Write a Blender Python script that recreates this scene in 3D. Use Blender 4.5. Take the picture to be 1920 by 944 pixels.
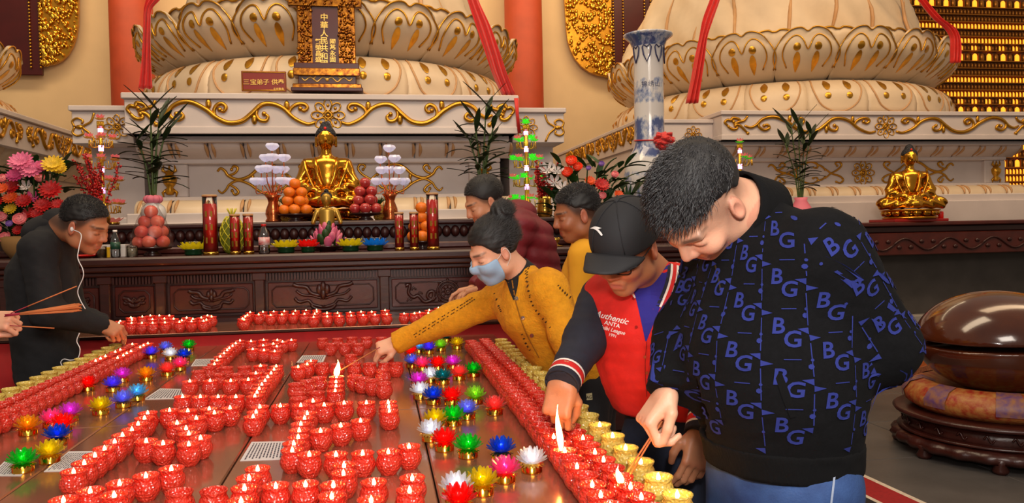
import bpy, math, random, colorsys
import numpy as np
from mathutils import Vector, Matrix
random.seed(7); RNG = np.random.default_rng(7)
PI = math.pi
for o in list(bpy.data.objects): bpy.data.objects.remove(o)
SC = bpy.context.scene
COL = SC.collection
# ------------------------------------------------------------------ camera
EYE = 1.38
YAW, PITCH, ROLL, FPX = math.radians(9.46), math.radians(1.6), math.radians(1.15), 1500.0
cF = np.array([math.sin(YAW)*math.cos(PITCH), math.cos(YAW)*math.cos(PITCH), -math.sin(PITCH)])
_r0 = np.array([math.cos(YAW), -math.sin(YAW), 0.0]); _u0 = np.cross(_r0, cF)
cR = _r0*math.cos(ROLL) - _u0*math.sin(ROLL); cU = _u0*math.cos(ROLL) + _r0*math.sin(ROLL)
cC = np.array([0, 0, EYE])
cam_d = bpy.data.cameras.new('camera'); cam = bpy.data.objects.new('camera', cam_d); COL.objects.link(cam)
cam_d.sensor_width = 36; cam_d.lens = 36*FPX/1920; cam_d.clip_end = 100; cam_d.clip_start = .05
cam.matrix_world = Matrix(((cR[0], cU[0], -cF[0], 0), (cR[1], cU[1], -cF[1], 0), (cR[2], cU[2], -cF[2], EYE), (0, 0, 0, 1)))
SC.camera = cam
# ------------------------------------------------------------------ world, lamps, exposure
W = bpy.data.worlds.new('hall'); SC.world = W; W.use_nodes = True
W.node_tree.nodes['Background'].inputs[0].default_value = (1.0, .80, .62, 1)
W.node_tree.nodes['Background'].inputs[1].default_value = .28
vs = SC.view_settings; vs.view_transform = 'Standard'; vs.look = 'None'; vs.gamma = 1; vs.use_curve_mapping = False
vs.exposure = .1
def area(name, loc, target, sx, sy, watt, col):
    l = bpy.data.lights.new(name, 'AREA'); l.shape = 'RECTANGLE'; l.size = sx; l.size_y = sy; l.energy = watt; l.color = col
    o = bpy.data.objects.new(name, l); COL.objects.link(o); o.location = loc
    o.rotation_euler = (Vector(target)-Vector(loc)).to_track_quat('-Z', 'Y').to_euler()
    return o
area('hall_ceiling_lamp', (-.5, 4.6, 6.8), (0, 9.5, 2.2), 6, 2, 300, (1, .77, .52))
area('hall_ceiling_lamp_side', (6.5, 6.0, 7.2), (6.5, 10.5, 1.8), 6, 2, 230, (1, .70, .42))
area('added_back_wall_wash', (0, 12.6, 8.2), (0, 15.8, 3.2), 14, .8, 420, (1, .76, .46))  # added wash light that brightens the dim back wall, not a known fixture
area('added_front_fill', (0.4, -1.6, 4.4), (0.2, 3.5, .8), 2.6, 1.6, 165, (1, .88, .76))  # unseen fill light added above and behind the camera for frontal light
area('camera_flash', (.05, -.12, 1.75), (.5, 3.2, 1.0), .22, .14, 34, (1, .96, .92))
# ------------------------------------------------------------------ pixel helpers (1920x944 frame)
def ray(x, y): return cF + cR*(x-960)/FPX - cU*(y-472)/FPX
def atz(x, y, z): d = ray(x, y); return cC + d*(z-EYE)/d[2]
def aty(x, y, Y): d = ray(x, y); return cC + d*Y/d[1]
def atd(x, y, D): return cC + ray(x, y)*D
def cdir(r, u, b):
    v = cR*r + cU*u - cF*b
    return v/np.linalg.norm(v)
# ------------------------------------------------------------------ materials
def lin(c):
    if max(c) > 1.0001: c = [v/255 for v in c]
    return tuple((v/12.92 if v <= .04045 else ((v+.055)/1.055)**2.4) for v in c[:3])
MATS = {}
def M(name, col=(200, 200, 200), rough=.5, metal=0., spec=.5, noise=None, bump=None, coat=0., emit=None, es=0., trans=0., sss=0., attr=None, col2=None, sheen=0., coords='Object', stretch=None):
    if name in MATS: return MATS[name]
    m = bpy.data.materials.new(name); m.use_nodes = True; nt = m.node_tree; N = nt.nodes; L = nt.links
    b = N['Principled BSDF']; c = lin(col)
    b.inputs['Base Color'].default_value = (*c, 1); b.inputs['Roughness'].default_value = rough; b.inputs['Metallic'].default_value = metal
    b.inputs['Specular IOR Level'].default_value = spec; b.inputs['Coat Weight'].default_value = coat; b.inputs['Coat Roughness'].default_value = .08
    b.inputs['Transmission Weight'].default_value = trans
    if sheen: b.inputs['Sheen Weight'].default_value = sheen
    if sss:
        b.inputs['Subsurface Weight'].default_value = sss; b.inputs['Subsurface Radius'].default_value = (.02, .008, .004); b.inputs['Subsurface Scale'].default_value = .6
    if emit is not None:
        b.inputs['Emission Color'].default_value = (*lin(emit), 1); b.inputs['Emission Strength'].default_value = es
    tc = None
    def vec():
        nonlocal tc
        if tc is None:
            t = N.new('ShaderNodeTexCoord'); tc = t.outputs[coords]
            if stretch:
                mp = N.new('ShaderNodeMapping'); mp.inputs['Scale'].default_value = stretch; L.new(tc, mp.inputs[0]); tc = mp.outputs[0]
        return tc
    base = None
    if attr:
        a = N.new('ShaderNodeAttribute'); a.attribute_name = attr; base = a.outputs['Color']; L.new(base, b.inputs['Base Color'])
    if noise:
        sc_, amt = noise
        n = N.new('ShaderNodeTexNoise'); n.inputs['Scale'].default_value = sc_; n.inputs['Detail'].default_value = 5; L.new(vec(), n.inputs[0])
        r = N.new('ShaderNodeValToRGB'); r.color_ramp.elements[0].position = .3; r.color_ramp.elements[1].position = .7
        c2 = lin(col2) if col2 else tuple(v*(1-amt) for v in c)
        if attr:
            r.color_ramp.elements[0].color = (1-amt,)*3+(1,); r.color_ramp.elements[1].color = (1, 1, 1, 1)
            mx = N.new('ShaderNodeMix'); mx.data_type = 'RGBA'; mx.blend_type = 'MULTIPLY'; mx.inputs[0].default_value = 1
            L.new(n.outputs[0], r.inputs[0]); L.new(base, mx.inputs[6]); L.new(r.outputs[0], mx.inputs[7]); L.new(mx.outputs[2], b.inputs['Base Color'])
        else:
            r.color_ramp.elements[0].color = (*c2, 1); r.color_ramp.elements[1].color = (*(min(1, v*(1+amt*.4)) for v in c), 1) if not col2 else (*c, 1)
            L.new(n.outputs[0], r.inputs[0]); L.new(r.outputs[0], b.inputs['Base Color'])
    if bump:
        sc_, st = bump[:2]
        if len(bump) > 2 and bump[2] == 'voronoi':
            n = N.new('ShaderNodeTexVoronoi'); n.inputs['Scale'].default_value = sc_
        else:
            n = N.new('ShaderNodeTexNoise'); n.inputs['Scale'].default_value = sc_; n.inputs['Detail'].default_value = 4
        L.new(vec(), n.inputs[0])
        bp = N.new('ShaderNodeBump'); bp.inputs['Strength'].default_value = st; bp.inputs['Distance'].default_value = .01
        L.new(n.outputs[0], bp.inputs['Height']); L.new(bp.outputs[0], b.inputs['Normal'])
    MATS[name] = m
    return m
def thin_glass(name, col, clear=.8, rough=.03, refl=1.):
    """a thin pane or bottle wall: tinted see-through with a mirror-like sheen"""
    if name in MATS: return MATS[name]
    m = bpy.data.materials.new(name); m.use_nodes = True; nt = m.node_tree; N = nt.nodes; L = nt.links
    N.remove(N['Principled BSDF']); out = N['Material Output']
    t = N.new('ShaderNodeBsdfTransparent'); t.inputs[0].default_value = (*lin(col), 1)
    g = N.new('ShaderNodeBsdfGlossy'); g.inputs['Roughness'].default_value = rough
    lw = N.new('ShaderNodeFresnel'); lw.inputs[0].default_value = 1.45
    mt = N.new('ShaderNodeMath'); mt.operation = 'MULTIPLY_ADD'; mt.inputs[1].default_value = refl; mt.inputs[2].default_value = 1-clear-.17 if clear < .83 else .02; L.new(lw.outputs[0], mt.inputs[0])
    mx = N.new('ShaderNodeMixShader'); L.new(mt.outputs[0], mx.inputs[0]); L.new(t.outputs[0], mx.inputs[1]); L.new(g.outputs[0], mx.inputs[2]); L.new(mx.outputs[0], out.inputs[0])
    MATS[name] = m; return m
def glow_glass(name, col, tl=.5, rough=.12, es=0., bump=None):
    """coloured glass or crystal that passes light diffusely"""
    if name in MATS: return MATS[name]
    m = bpy.data.materials.new(name); m.use_nodes = True; nt = m.node_tree; N = nt.nodes; L = nt.links
    b = N['Principled BSDF']; out = N['Material Output']; c = (*lin(col), 1)
    b.inputs['Base Color'].default_value = c; b.inputs['Roughness'].default_value = rough; b.inputs['Specular IOR Level'].default_value = .7
    b.inputs['Coat Weight'].default_value = .6; b.inputs['Coat Roughness'].default_value = .05
    if es: b.inputs['Emission Color'].default_value = c; b.inputs['Emission Strength'].default_value = es
    t = N.new('ShaderNodeBsdfTranslucent'); t.inputs[0].default_value = c
    mx = N.new('ShaderNodeMixShader'); mx.inputs[0].default_value = tl
    L.new(b.outputs[0], mx.inputs[1]); L.new(t.outputs[0], mx.inputs[2]); L.new(mx.outputs[0], out.inputs[0])
    if bump:
        tcn = N.new('ShaderNodeTexCoord'); n = N.new('ShaderNodeTexVoronoi'); n.inputs['Scale'].default_value = bump[0]; L.new(tcn.outputs['Object'], n.inputs[0])
        bp = N.new('ShaderNodeBump'); bp.inputs['Strength'].default_value = bump[1]; bp.inputs['Distance'].default_value = .004
        L.new(n.outputs[0], bp.inputs['Height']); L.new(bp.outputs[0], b.inputs['Normal']); L.new(bp.outputs[0], b.inputs['Coat Normal']); b.inputs['Coat Weight'].default_value = 1; b.inputs['Coat IOR'].default_value = 1.75
    MATS[name] = m; return m
# ------------------------------------------------------------------ object helpers
def tag(o, label=None, cat=None, group=None, kind=None):
    if label: o['label'] = label
    if cat: o['category'] = cat
    if group: o['group'] = group
    if kind: o['kind'] = kind
    return o
def thing(name, label, cat, loc=(0, 0, 0), rz=0., group=None, kind=None):
    o = bpy.data.objects.new(name, None); COL.objects.link(o); o.empty_display_size = .05
    o.location = tuple(float(v) for v in loc); o.rotation_euler = (0, 0, rz)
    return tag(o, label, cat, group, kind)
def copy_tree(o, parent=None):
    c = o.copy(); COL.objects.link(c)
    if parent is not None: c.parent = parent
    for ch in o.children: copy_tree(ch, c)
    return c
def link_mesh(name, me, mat, parent=None):
    o = bpy.data.objects.new(name, me); COL.objects.link(o)
    if mat is not None and len(me.materials) == 0: me.materials.append(mat)
    if parent is not None: o.parent = parent
    return o
def mesh_np(name, v, f, mat, parent=None, smooth=True, colors=None):
    me = bpy.data.meshes.new(name)
    if isinstance(f, np.ndarray) and len(f):
        v = np.asarray(v, np.float32); nf, nk = f.shape
        me.vertices.add(len(v)); me.vertices.foreach_set('co', v.ravel()); me.loops.add(nf*nk); me.loops.foreach_set('vertex_index', f.astype(np.int32).ravel())
        me.polygons.add(nf); me.polygons.foreach_set('loop_start', np.arange(0, nf*nk, nk, dtype=np.int32))
        me.update(calc_edges=True)
    else: me.from_pydata([tuple(map(float, p)) for p in v], [], [tuple(map(int, q)) for q in f])
    if smooth: me.polygons.foreach_set('use_smooth', [True]*len(me.polygons))
    if colors is not None:
        ca = me.color_attributes.new('Col', 'FLOAT_COLOR', 'POINT')
        cc = np.ones((len(v), 4), np.float32); cc[:, :3] = colors; ca.data.foreach_set('color', cc.ravel())
    me.update()
    return link_mesh(name, me, mat, parent)
class MB:
    """collects shapes; build() links them as one mesh object"""
    def __init__(s): s.v = []; s.f = []; s.sm = []
    def add(s, v, f, smooth=False, X=None):
        n = len(s.v)
        if X is not None: v = [tuple(X @ Vector(p)) for p in v]
        s.v += [tuple(map(float, p)) for p in v]; s.f += [tuple(int(i)+n for i in q) for q in f]; s.sm += [smooth]*len(f)
        return s
    def box(s, x0, x1, y0, y1, z0, z1, X=None, bev=0.):
        if bev > 0:
            b = min(bev, (x1-x0)/2.1, (y1-y0)/2.1, (z1-z0)/2.1); v = []
            for sx in (0, 1):
                for sy in (0, 1):
                    for sz in (0, 1):
                        x, y, z = (x0, x1)[sx], (y0, y1)[sy], (z0, z1)[sz]; ix, iy, iz = x+(b, -b)[sx], y+(b, -b)[sy], z+(b, -b)[sz]
                        v += [(x, iy, iz), (ix, y, iz), (ix, iy, z)]
            i = lambda a, b_, c, k: ((a*2+b_)*2+c)*3+k
            f = []
            for k in (0, 1):
                f.append([i(k, a, c, 0) for a, c in ((0, 0), (1, 0), (1, 1), (0, 1))][::1 if k else -1])
                f.append([i(a, k, c, 1) for a, c in ((0, 0), (1, 0), (1, 1), (0, 1))][::-1 if k else 1])
                f.append([i(a, c, k, 2) for a, c in ((0, 0), (1, 0), (1, 1), (0, 1))][::1 if k else -1])
            for a in (0, 1):
                for c in (0, 1):
                    f.append([i(a, c, 0, 0), i(a, c, 1, 0), i(a, c, 1, 1), i(a, c, 0, 1)]); f.append([i(a, 0, c, 0), i(a, 1, c, 0), i(a, 1, c, 2), i(a, 0, c, 2)]); f.append([i(0, a, c, 1), i(1, a, c, 1), i(1, a, c, 2), i(0, a, c, 2)])
                    for d in (0, 1): f.append([i(a, c, d, 0), i(a, c, d, 1), i(a, c, d, 2)])
            return s.add(v, f, False, X)
        v = [(x, y, z) for x in (x0, x1) for y in (y0, y1) for z in (z0, z1)]
        return s.add(v, [(0, 1, 3, 2), (4, 6, 7, 5), (0, 4, 5, 1), (2, 3, 7, 6), (0, 2, 6, 4), (1, 5, 7, 3)], False, X)
    def lathe(s, prof, n=20, c=(0, 0, 0), X=None, smooth=True, lobes=None):
        v = []; f = []
        for r, z in prof:
            for i in range(n):
                a = 2*PI*i/n; rr = r*(1 + (lobes[1]*math.cos(lobes[0]*a) if lobes else 0))
                v.append((c[0]+rr*math.cos(a), c[1]+rr*math.sin(a), c[2]+z))
        for k in range(len(prof)-1):
            for i in range(n):
                j = (i+1) % n; f.append((k*n+i, k*n+j, (k+1)*n+j, (k+1)*n+i))
        if prof[0][0] > 1e-6: f.append(tuple(range(n))[::-1])
        if prof[-1][0] > 1e-6: f.append(tuple((len(prof)-1)*n+i for i in range(n)))
        return s.add(v, f, smooth, X)
    def tube(s, pts, r, n=6, X=None, flat=None, caps=True):
        P = [np.array(p, float) for p in pts]; m = len(P); R = r if hasattr(r, '__len__') else [r]*m
        v = []; f = []; prev = None
        for k in range(m):
            t = P[min(k+1, m-1)]-P[max(k-1, 0)]; t = t/(np.linalg.norm(t)+1e-12)
            if prev is None:
                a = np.array([0, 0, 1.]) if abs(t[2]) < .9 else np.array([1., 0, 0]); e = np.cross(t, a)
            else: e = prev-t*np.dot(prev, t)
            e /= np.linalg.norm(e)+1e-12; prev = e; g = np.cross(t, e)
            for i in range(n):
                a = 2*PI*i/n; v.append(P[k]+(e*math.cos(a)+g*math.sin(a))*R[k])
        if flat is not None:
            ax, q = flat
            v = [tuple(p[i] if i != ax else P[j//n][i]+(p[i]-P[j//n][i])*q for i in range(3)) for j, p in enumerate(v)]
        for k in range(m-1):
            for i in range(n):
                j = (i+1) % n; f.append((k*n+i, k*n+j, (k+1)*n+j, (k+1)*n+i))
        if caps: f.append(tuple(range(n))[::-1]); f.append(tuple((m-1)*n+i for i in range(n)))
        return s.add(v, f, True, X)
    def ball(s, c, r, n=10, m=7, X=None):
        r = r if hasattr(r, '__len__') else (r, r, r)
        v = [(c[0], c[1], c[2]-r[2])]; f = []
        for k in range(1, m):
            p = -PI/2+PI*k/m
            for i in range(n):
                a = 2*PI*i/n; v.append((c[0]+r[0]*math.cos(p)*math.cos(a), c[1]+r[1]*math.cos(p)*math.sin(a), c[2]+r[2]*math.sin(p)))
        v.append((c[0], c[1], c[2]+r[2])); e = len(v)-1
        for i in range(n):
            j = (i+1) % n; f.append((0, 1+j, 1+i)); f.append((e, e-n+i, e-n+j))
            for k in range(m-2): f.append((1+k*n+i, 1+k*n+j, 1+(k+1)*n+j, 1+(k+1)*n+i))
        return s.add(v, f, True, X)
    def prism(s, poly, d, X=None):
        """poly in xz, extruded along y from 0 to d"""
        n = len(poly); v = [(p[0], 0, p[1]) for p in poly]+[(p[0], d, p[1]) for p in poly]
        f = [tuple(range(n)), tuple(range(2*n-1, n-1, -1))]+[(i, n+i, n+(i+1) % n, (i+1) % n) for i in range(n)]
        return s.add(v, f, False, X)
    def sheet(s, fn, nu, nv, thick=0., smooth=True, X=None, wrap=False):
        """grid surface fn(u, v) -> point for u, v in 0..1; thick > 0 closes it with a second layer along fn(u, v, off)"""
        g = [[fn(i/nu, j/nv, 0.) for i in range(nu+1)] for j in range(nv+1)]
        v = [p for row in g for p in row]; w = nu+1
        f = [(j*w+i, j*w+i+1, (j+1)*w+i+1, (j+1)*w+i) for j in range(nv) for i in range(nu)]
        if thick:
            n = len(v); v += [fn(i/nu, j/nv, -thick) for j in range(nv+1) for i in range(nu+1)]
            f += [tuple(n+q for q in p[::-1]) for p in f[:nu*nv]]
            rim = [i for i in range(w)]+[j*w+nu for j in range(1, nv+1)]+[nv*w+i for i in range(nu-1, -1, -1)]+[j*w for j in range(nv-1, 0, -1)]
            for a, b in zip(rim, rim[1:]+rim[:1]): f.append((a, n+a, n+b, b))
        return s.add(v, f, smooth, X)
    def build(s, name, mat, parent=None):
        me = bpy.data.meshes.new(name); me.from_pydata(s.v, [], s.f)
        me.polygons.foreach_set('use_smooth', s.sm); me.update()
        return link_mesh(name, me, mat, parent)
def xf(loc=(0, 0, 0), rz=0., rx=0., ry=0., s=1.):
    return Matrix.Translation(Vector([float(v) for v in loc])) @ Matrix.Rotation(rz, 4, 'Z') @ Matrix.Rotation(ry, 4, 'Y') @ Matrix.Rotation(rx, 4, 'X') @ Matrix.Scale(s, 4)
def frame_mat(o, x, y, z):
    return Matrix(((x[0], y[0], z[0], o[0]), (x[1], y[1], z[1], o[1]), (x[2], y[2], z[2], o[2]), (0, 0, 0, 1)))
def spline(pts, n=6):
    """Catmull-Rom through points"""
    P = [np.array(p, float) for p in pts]; P = [2*P[0]-P[1]]+P+[2*P[-1]-P[-2]]; out = []
    for i in range(1, len(P)-2):
        for k in range(n):
            t = k/n; a, b, c, d = P[i-1:i+3]
            out.append(.5*((2*b)+(-a+c)*t+(2*a-5*b+4*c-d)*t*t+(-a+3*b-3*c+d)*t**3))
    out.append(P[-2]); return out
_txt = {}
def text_mesh(body, extrude=0., shear=0., bold=0.):
    """(verts, faces) of a line of text, height about 1, centred on x"""
    k = (body, extrude, shear, bold)
    if k in _txt: return _txt[k]
    cu = bpy.data.curves.new('text', 'FONT'); cu.body = body; cu.align_x = 'CENTER'; cu.extrude = extrude; cu.shear = shear; cu.offset = bold; cu.resolution_u = 3
    o = bpy.data.objects.new('text', cu); COL.objects.link(o)
    dg = bpy.context.evaluated_depsgraph_get(); dg.update()
    me = o.evaluated_get(dg).to_mesh()
    v = [tuple(p.co) for p in me.vertices]; f = [tuple(p.vertices) for p in me.polygons]
    o.evaluated_get(dg).to_mesh_clear(); bpy.data.objects.remove(o); bpy.data.curves.remove(cu)
    _txt[k] = (v, f); return v, f
# ================================================================== implicit surfaces (for bodies, clothes, statues)
def _n(v): v = np.array(v, float); return v/(np.linalg.norm(v)+1e-12)
def smin(a, b, k):
    h = np.maximum(k-np.abs(a-b), 0)/k
    return np.minimum(a, b)-h*h*k*.25
def smax(a, b, k): return -smin(-a, -b, k)
def s_ball(P, c, r): return np.linalg.norm(P-np.array(c, np.float32), axis=1)-r
def s_ell(P, c, r, ax=None):
    q = P-np.array(c, np.float32); r = np.array(r, np.float32)
    if ax is not None: q = q @ np.array(ax, np.float32).T      # rows of ax = local axes
    k = np.linalg.norm(q/r, axis=1); k2 = np.linalg.norm(q/(r*r), axis=1)+1e-9
    return k*(k-1)/k2
def s_cap(P, a, b, ra, rb=None):
    rb = ra if rb is None else rb; a = np.array(a, np.float32); b = np.array(b, np.float32); ab = b-a
    t = np.clip((P-a) @ ab/(ab @ ab+1e-12), 0, 1)
    return np.linalg.norm(P-a-t[:, None]*ab, axis=1)-(ra+(rb-ra)*t)
def s_limb(P, a, b, ra, rb, side):
    """tapered limb of elliptical section; ra, rb = (radius along side, radius across)"""
    a = np.array(a, np.float32); b = np.array(b, np.float32); ab = b-a; L = np.linalg.norm(ab); w = ab/L
    s = np.array(side, float); s = _n(s-w*np.dot(s, w)).astype(np.float32); n = np.cross(w, s).astype(np.float32)
    t = np.clip((P-a) @ w/L, 0, 1); q = P-a-(t*L)[:, None]*w
    rs = ra[0]+(rb[0]-ra[0])*t; rn = ra[1]+(rb[1]-ra[1])*t; rm = np.minimum(rs, rn)
    qs = q @ s; qn = q @ n; qw = q @ w
    k = np.sqrt((qs/rs)**2+(qn/rn)**2+(qw/rm)**2); k2 = np.sqrt((qs/rs**2)**2+(qn/rn**2)**2+(qw/rm**2)**2)+1e-9
    return k*(k-1)/k2
def s_box(P, c, h, r, ax=None):
    q = P-np.array(c, np.float32)
    if ax is not None: q = q @ np.array(ax, np.float32).T
    d = np.abs(q)-(np.array(h, np.float32)-r); return np.linalg.norm(np.maximum(d, 0), axis=1)+np.minimum(d.max(1), 0)-r
def sdf_mesh(fn, lo, hi, h):
    lo = np.array(lo, float); hi = np.array(hi, float); C = 4
    nb = np.ceil((hi-lo)/(h*C)).astype(int)+1; n = nb*C
    def grid(m, step, off):
        g = np.stack(np.meshgrid(*[lo[i]+off+np.arange(m[i])*step for i in range(3)], indexing='ij'), -1); return g.reshape(-1, 3).astype(np.float32)
    cv = fn(grid(nb, h*C, h*C*.5-h*.5)).reshape(nb)
    val = np.repeat(np.repeat(np.repeat(cv, C, 0), C, 1), C, 2).astype(np.float32)
    idx = np.argwhere(np.abs(val) < h*C*1.6)
    out = np.empty(len(idx), np.float32)
    for s in range(0, len(idx), 400000):
        out[s:s+400000] = fn((lo+idx[s:s+400000]*h).astype(np.float32))
    val[idx[:, 0], idx[:, 1], idx[:, 2]] = out
    S = val < 0
    c = np.zeros(n-1, np.int8)
    off = [(i, j, k) for i in (0, 1) for j in (0, 1) for k in (0, 1)]
    for o in off: c += S[o[0]:n[0]-1+o[0], o[1]:n[1]-1+o[1], o[2]:n[2]-1+o[2]]
    A = np.argwhere((c > 0) & (c < 8)); ids = -np.ones(n-1, np.int64); ids[A[:, 0], A[:, 1], A[:, 2]] = np.arange(len(A))
    acc = np.zeros((len(A), 3)); cnt = np.zeros(len(A))
    cvv = {o: val[A[:, 0]+o[0], A[:, 1]+o[1], A[:, 2]+o[2]] for o in off}
    for a in off:
        for ax in range(3):
            if a[ax]: continue
            b = list(a); b[ax] = 1; b = tuple(b); va, vb = cvv[a], cvv[b]; m = (va < 0) != (vb < 0)
            t = np.where(m, va/(va-vb+1e-20), 0); p = np.array(a, float)[None]+t[:, None]*(np.array(b)-np.array(a)); acc += p*m[:, None]; cnt += m
    V = lo+h*(A+acc/np.maximum(cnt, 1)[:, None]); F = []
    for ax in range(3):
        u, w = [(1, 2), (2, 0), (0, 1)][ax]
        sl0 = [slice(None)]*3; sl1 = [slice(None)]*3; sl0[ax] = slice(0, -1); sl1[ax] = slice(1, None)
        E = np.argwhere(S[tuple(sl0)] != S[tuple(sl1)])
        E = E[(E[:, u] > 0) & (E[:, w] > 0) & (E[:, u] < n[u]-1) & (E[:, w] < n[w]-1)]
        if not len(E): continue
        q = []
        for du, dw in ((-1, -1), (0, -1), (0, 0), (-1, 0)):
            g = E.copy(); g[:, u] += du; g[:, w] += dw; q.append(ids[g[:, 0], g[:, 1], g[:, 2]])
        q = np.stack(q, 1); flip = ~S[E[:, 0], E[:, 1], E[:, 2]]; q[flip] = q[flip][:, ::-1]
        F.append(q[(q >= 0).all(1)])
    return V, np.concatenate(F)
def sdf_obj(name, fn, lo, hi, h, mat, parent=None, colors=None):
    v, f = sdf_mesh(fn, lo, hi, h)
    return mesh_np(name, v, f, mat, parent, True, None if colors is None else colors(v))
def np_noise(P, s, seed=0):
    """cheap smooth pseudo noise, about -1..1"""
    r = np.random.default_rng(seed); o = 0
    for k in range(4):
        d = _n(r.normal(size=3)); e = _n(r.normal(size=3)); o = o+np.sin(P @ d*s*(1+.35*k)+1.7*np.sin(P @ e*s*.6+k)+k*2.1)
    return o/4
# ================================================================== the hall
m_floor = M('floor_stone', (84, 80, 78), rough=.42, noise=(3.5, .25), bump=(60, .08))
m_wall = M('cream_plaster', (226, 196, 152), rough=.85, noise=(2, .06), bump=(40, .05))
m_column = M('column_paint', (172, 62, 24), rough=.6, noise=(4, .12))
m_stone = M('pale_marble', (206, 194, 190), rough=.5, noise=(2.2, .10), bump=(30, .05))
m_cream = M('cream_marble', (212, 190, 160), rough=.45, noise=(2.6, .12))
m_tan = M('tan_veined_marble', (196, 150, 102), rough=.5, noise=(5, .2))
m_gold = M('gilding', (206, 150, 48), rough=.3, metal=.85, noise=(12, .25), bump=(60, .1))
m_goldb = M('bright_gilding', (226, 172, 62), rough=.16, metal=1., noise=(9, .2))
m_darkred = M('dark_red_lacquer', (70, 8, 10), rough=.35, noise=(3, .2))
m_redcloth = M('red_silk', (206, 22, 12), rough=.55, sheen=.3, noise=(20, .15))
def struct(o): o['kind'] = 'structure'; return o
# floor of square stone slabs with recessed joints near the wooden fish
b = MB(); b.box(-9, 14, -3, 16, -.06, -.004); floor = struct(b.build('floor', M('floor_joint', (48, 46, 45), rough=.8)))
slab = None
for i in range(12):
    for j in range(11):
        x0 = -1.5+i*.8; y0 = 1.0+j*.8
        if slab is None:
            b = MB(); b.box(0, .794, 0, .794, -.02, 0, bev=.003); slab = b.build('floor_slab', m_floor, floor); o = slab
        else: o = slab.copy(); COL.objects.link(o)
        o.location = (x0, y0, 0)
b = MB(); b.box(-14, 19, 15.8, 16, 0, 10); struct(b.build('wall_back', m_wall))
# two red columns against the back wall
for px, nm, X in ((234, 'left of the central throne', -3.63), (987, 'right of the central throne', 2.44)):
    t = thing('temple_column', 'tall red painted column behind the marble plinth, %s' % nm, 'column', (X*15.2/13.05, 15.2, 0), group='red columns')
    b = MB(); b.lathe([(.362, .3), (.368, 2), (.35, 10)], 28); b.build('shaft', m_column, t)
    b = MB(); b.lathe([(.55, 0), (.55, .12), (.5, .2), (.42, .3)], 28); b.build('base', m_stone, t)
# ------------------------------------------------------------------ carved plinths
HALF_SCROLL = [
 [(592,232),(575,236),(550,222),(530,200),(508,190),(488,193),(470,212),(450,230),(425,234),(402,222),(385,205),(360,189),(340,187),(322,196),(310,212),(296,220),(283,214)],
 [(546,220),(542,208),(548,197),(560,190),(572,191),(577,199),(570,206),(563,201)], [(482,198),(478,214),(484,227),(496,229),(500,219),(493,213)],
 [(402,222),(398,208),(403,195),(413,190),(421,198),(416,208),(409,204)], [(316,203),(316,218),(328,228),(340,221),(335,211),(328,214)],
 [(290,184),(283,197),(272,202),(260,209),(272,214),(280,224),(290,238)], [(244,214),(238,204),(244,196),(252,198),(256,190),(266,192),(272,198),(266,206),(258,202)], [(244,214),(250,222),(258,226),(266,222),(262,214)]]
HALF_LEAF = [(537, 194), (474, 226), (388, 191)]
DADO = [[(376,308),(383,301),(392,308),(398,318),(418,327),(442,319),(462,301),(484,293),(500,301),(499,312),(489,311)], [(398,318),(412,312),(418,301),(410,296),(405,304)],
 [(376,350),(384,357),(393,349),(400,338),(418,329),(442,338),(462,354),(484,361),(500,352),(498,342),(489,344)], [(400,338),(412,346),(418,356),(410,361),(405,352)],
 [(520,345),(534,330),(552,318),(562,304),(556,294),(546,298),(551,306)], [(520,315),(536,330),(556,338),(566,350),(558,360),(548,356)], [(500,301),(512,308),(520,318)], [(500,352),(512,348),(520,340)]]
def rosette(b, x, y, z, r, nx=(1, 0, 0), ny=(0, -1, 0)):
    nx = np.array(nx, float); ny = np.array(ny, float); c = np.array([x, y, z]); up = np.array([0, 0, 1.])
    for k in range(8):
        a = 2*PI*k/8; e = nx*math.cos(a)+up*math.sin(a); g = -nx*math.sin(a)+up*math.cos(a)
        pts = [c+e*(r*.62+r*.36*math.cos(t))+g*r*.24*math.sin(t)+ny*.008 for t in np.linspace(0, 2*PI, 11)]
        b.tube(pts, r*.05, 5, caps=False)
        b.ball(c+e*r*.6-ny*.012, (r*.13,)*3, 6, 4)
    b.tube([c+(nx*math.cos(t)+up*math.sin(t))*r*.2+ny*.01 for t in np.linspace(0, 2*PI, 13)], r*.06, 5, caps=False); b.ball(c, r*.13, 8, 5)
def scrolls(parent, X0, W, Y, zc, hh, mirror=(1, -1), name='gold_scroll', pts=HALF_SCROLL, leaves=HALF_LEAF, ref=(617, 385, 216, 34), rad=.025, xdir=None, org=None):
    """gilded relief; each half of the pattern is one part"""
    for s in mirror:
        b = MB()
        def P(q):
            u = (ref[0]-q[0])/ref[1]*W*s; z = zc+(ref[2]-q[1])/ref[3]*hh
            return np.array([X0-u, Y-.008, z]) if xdir is None else np.array(org)+np.array(xdir)*(-u)+np.array([0, 0, z])
        for i, c in enumerate(pts):
            sp = spline([P(q) for q in c], 4); n = len(sp); r = [rad*(1 if i == 0 else .8)*(.45+.55*math.sin(PI*min(1, (k+1.5)/(n+1)*1.0))**.5) for k in range(n)]
            b.tube(sp, r, 6)
            if i: b.ball(sp[-1], rad*.95, 7, 5)
        for q in leaves:
            c = P(q); b.ball(c, (rad*1.1, rad*.8, rad*1.9), 6, 5)
        b.build(name, m_gold, parent)
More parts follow.
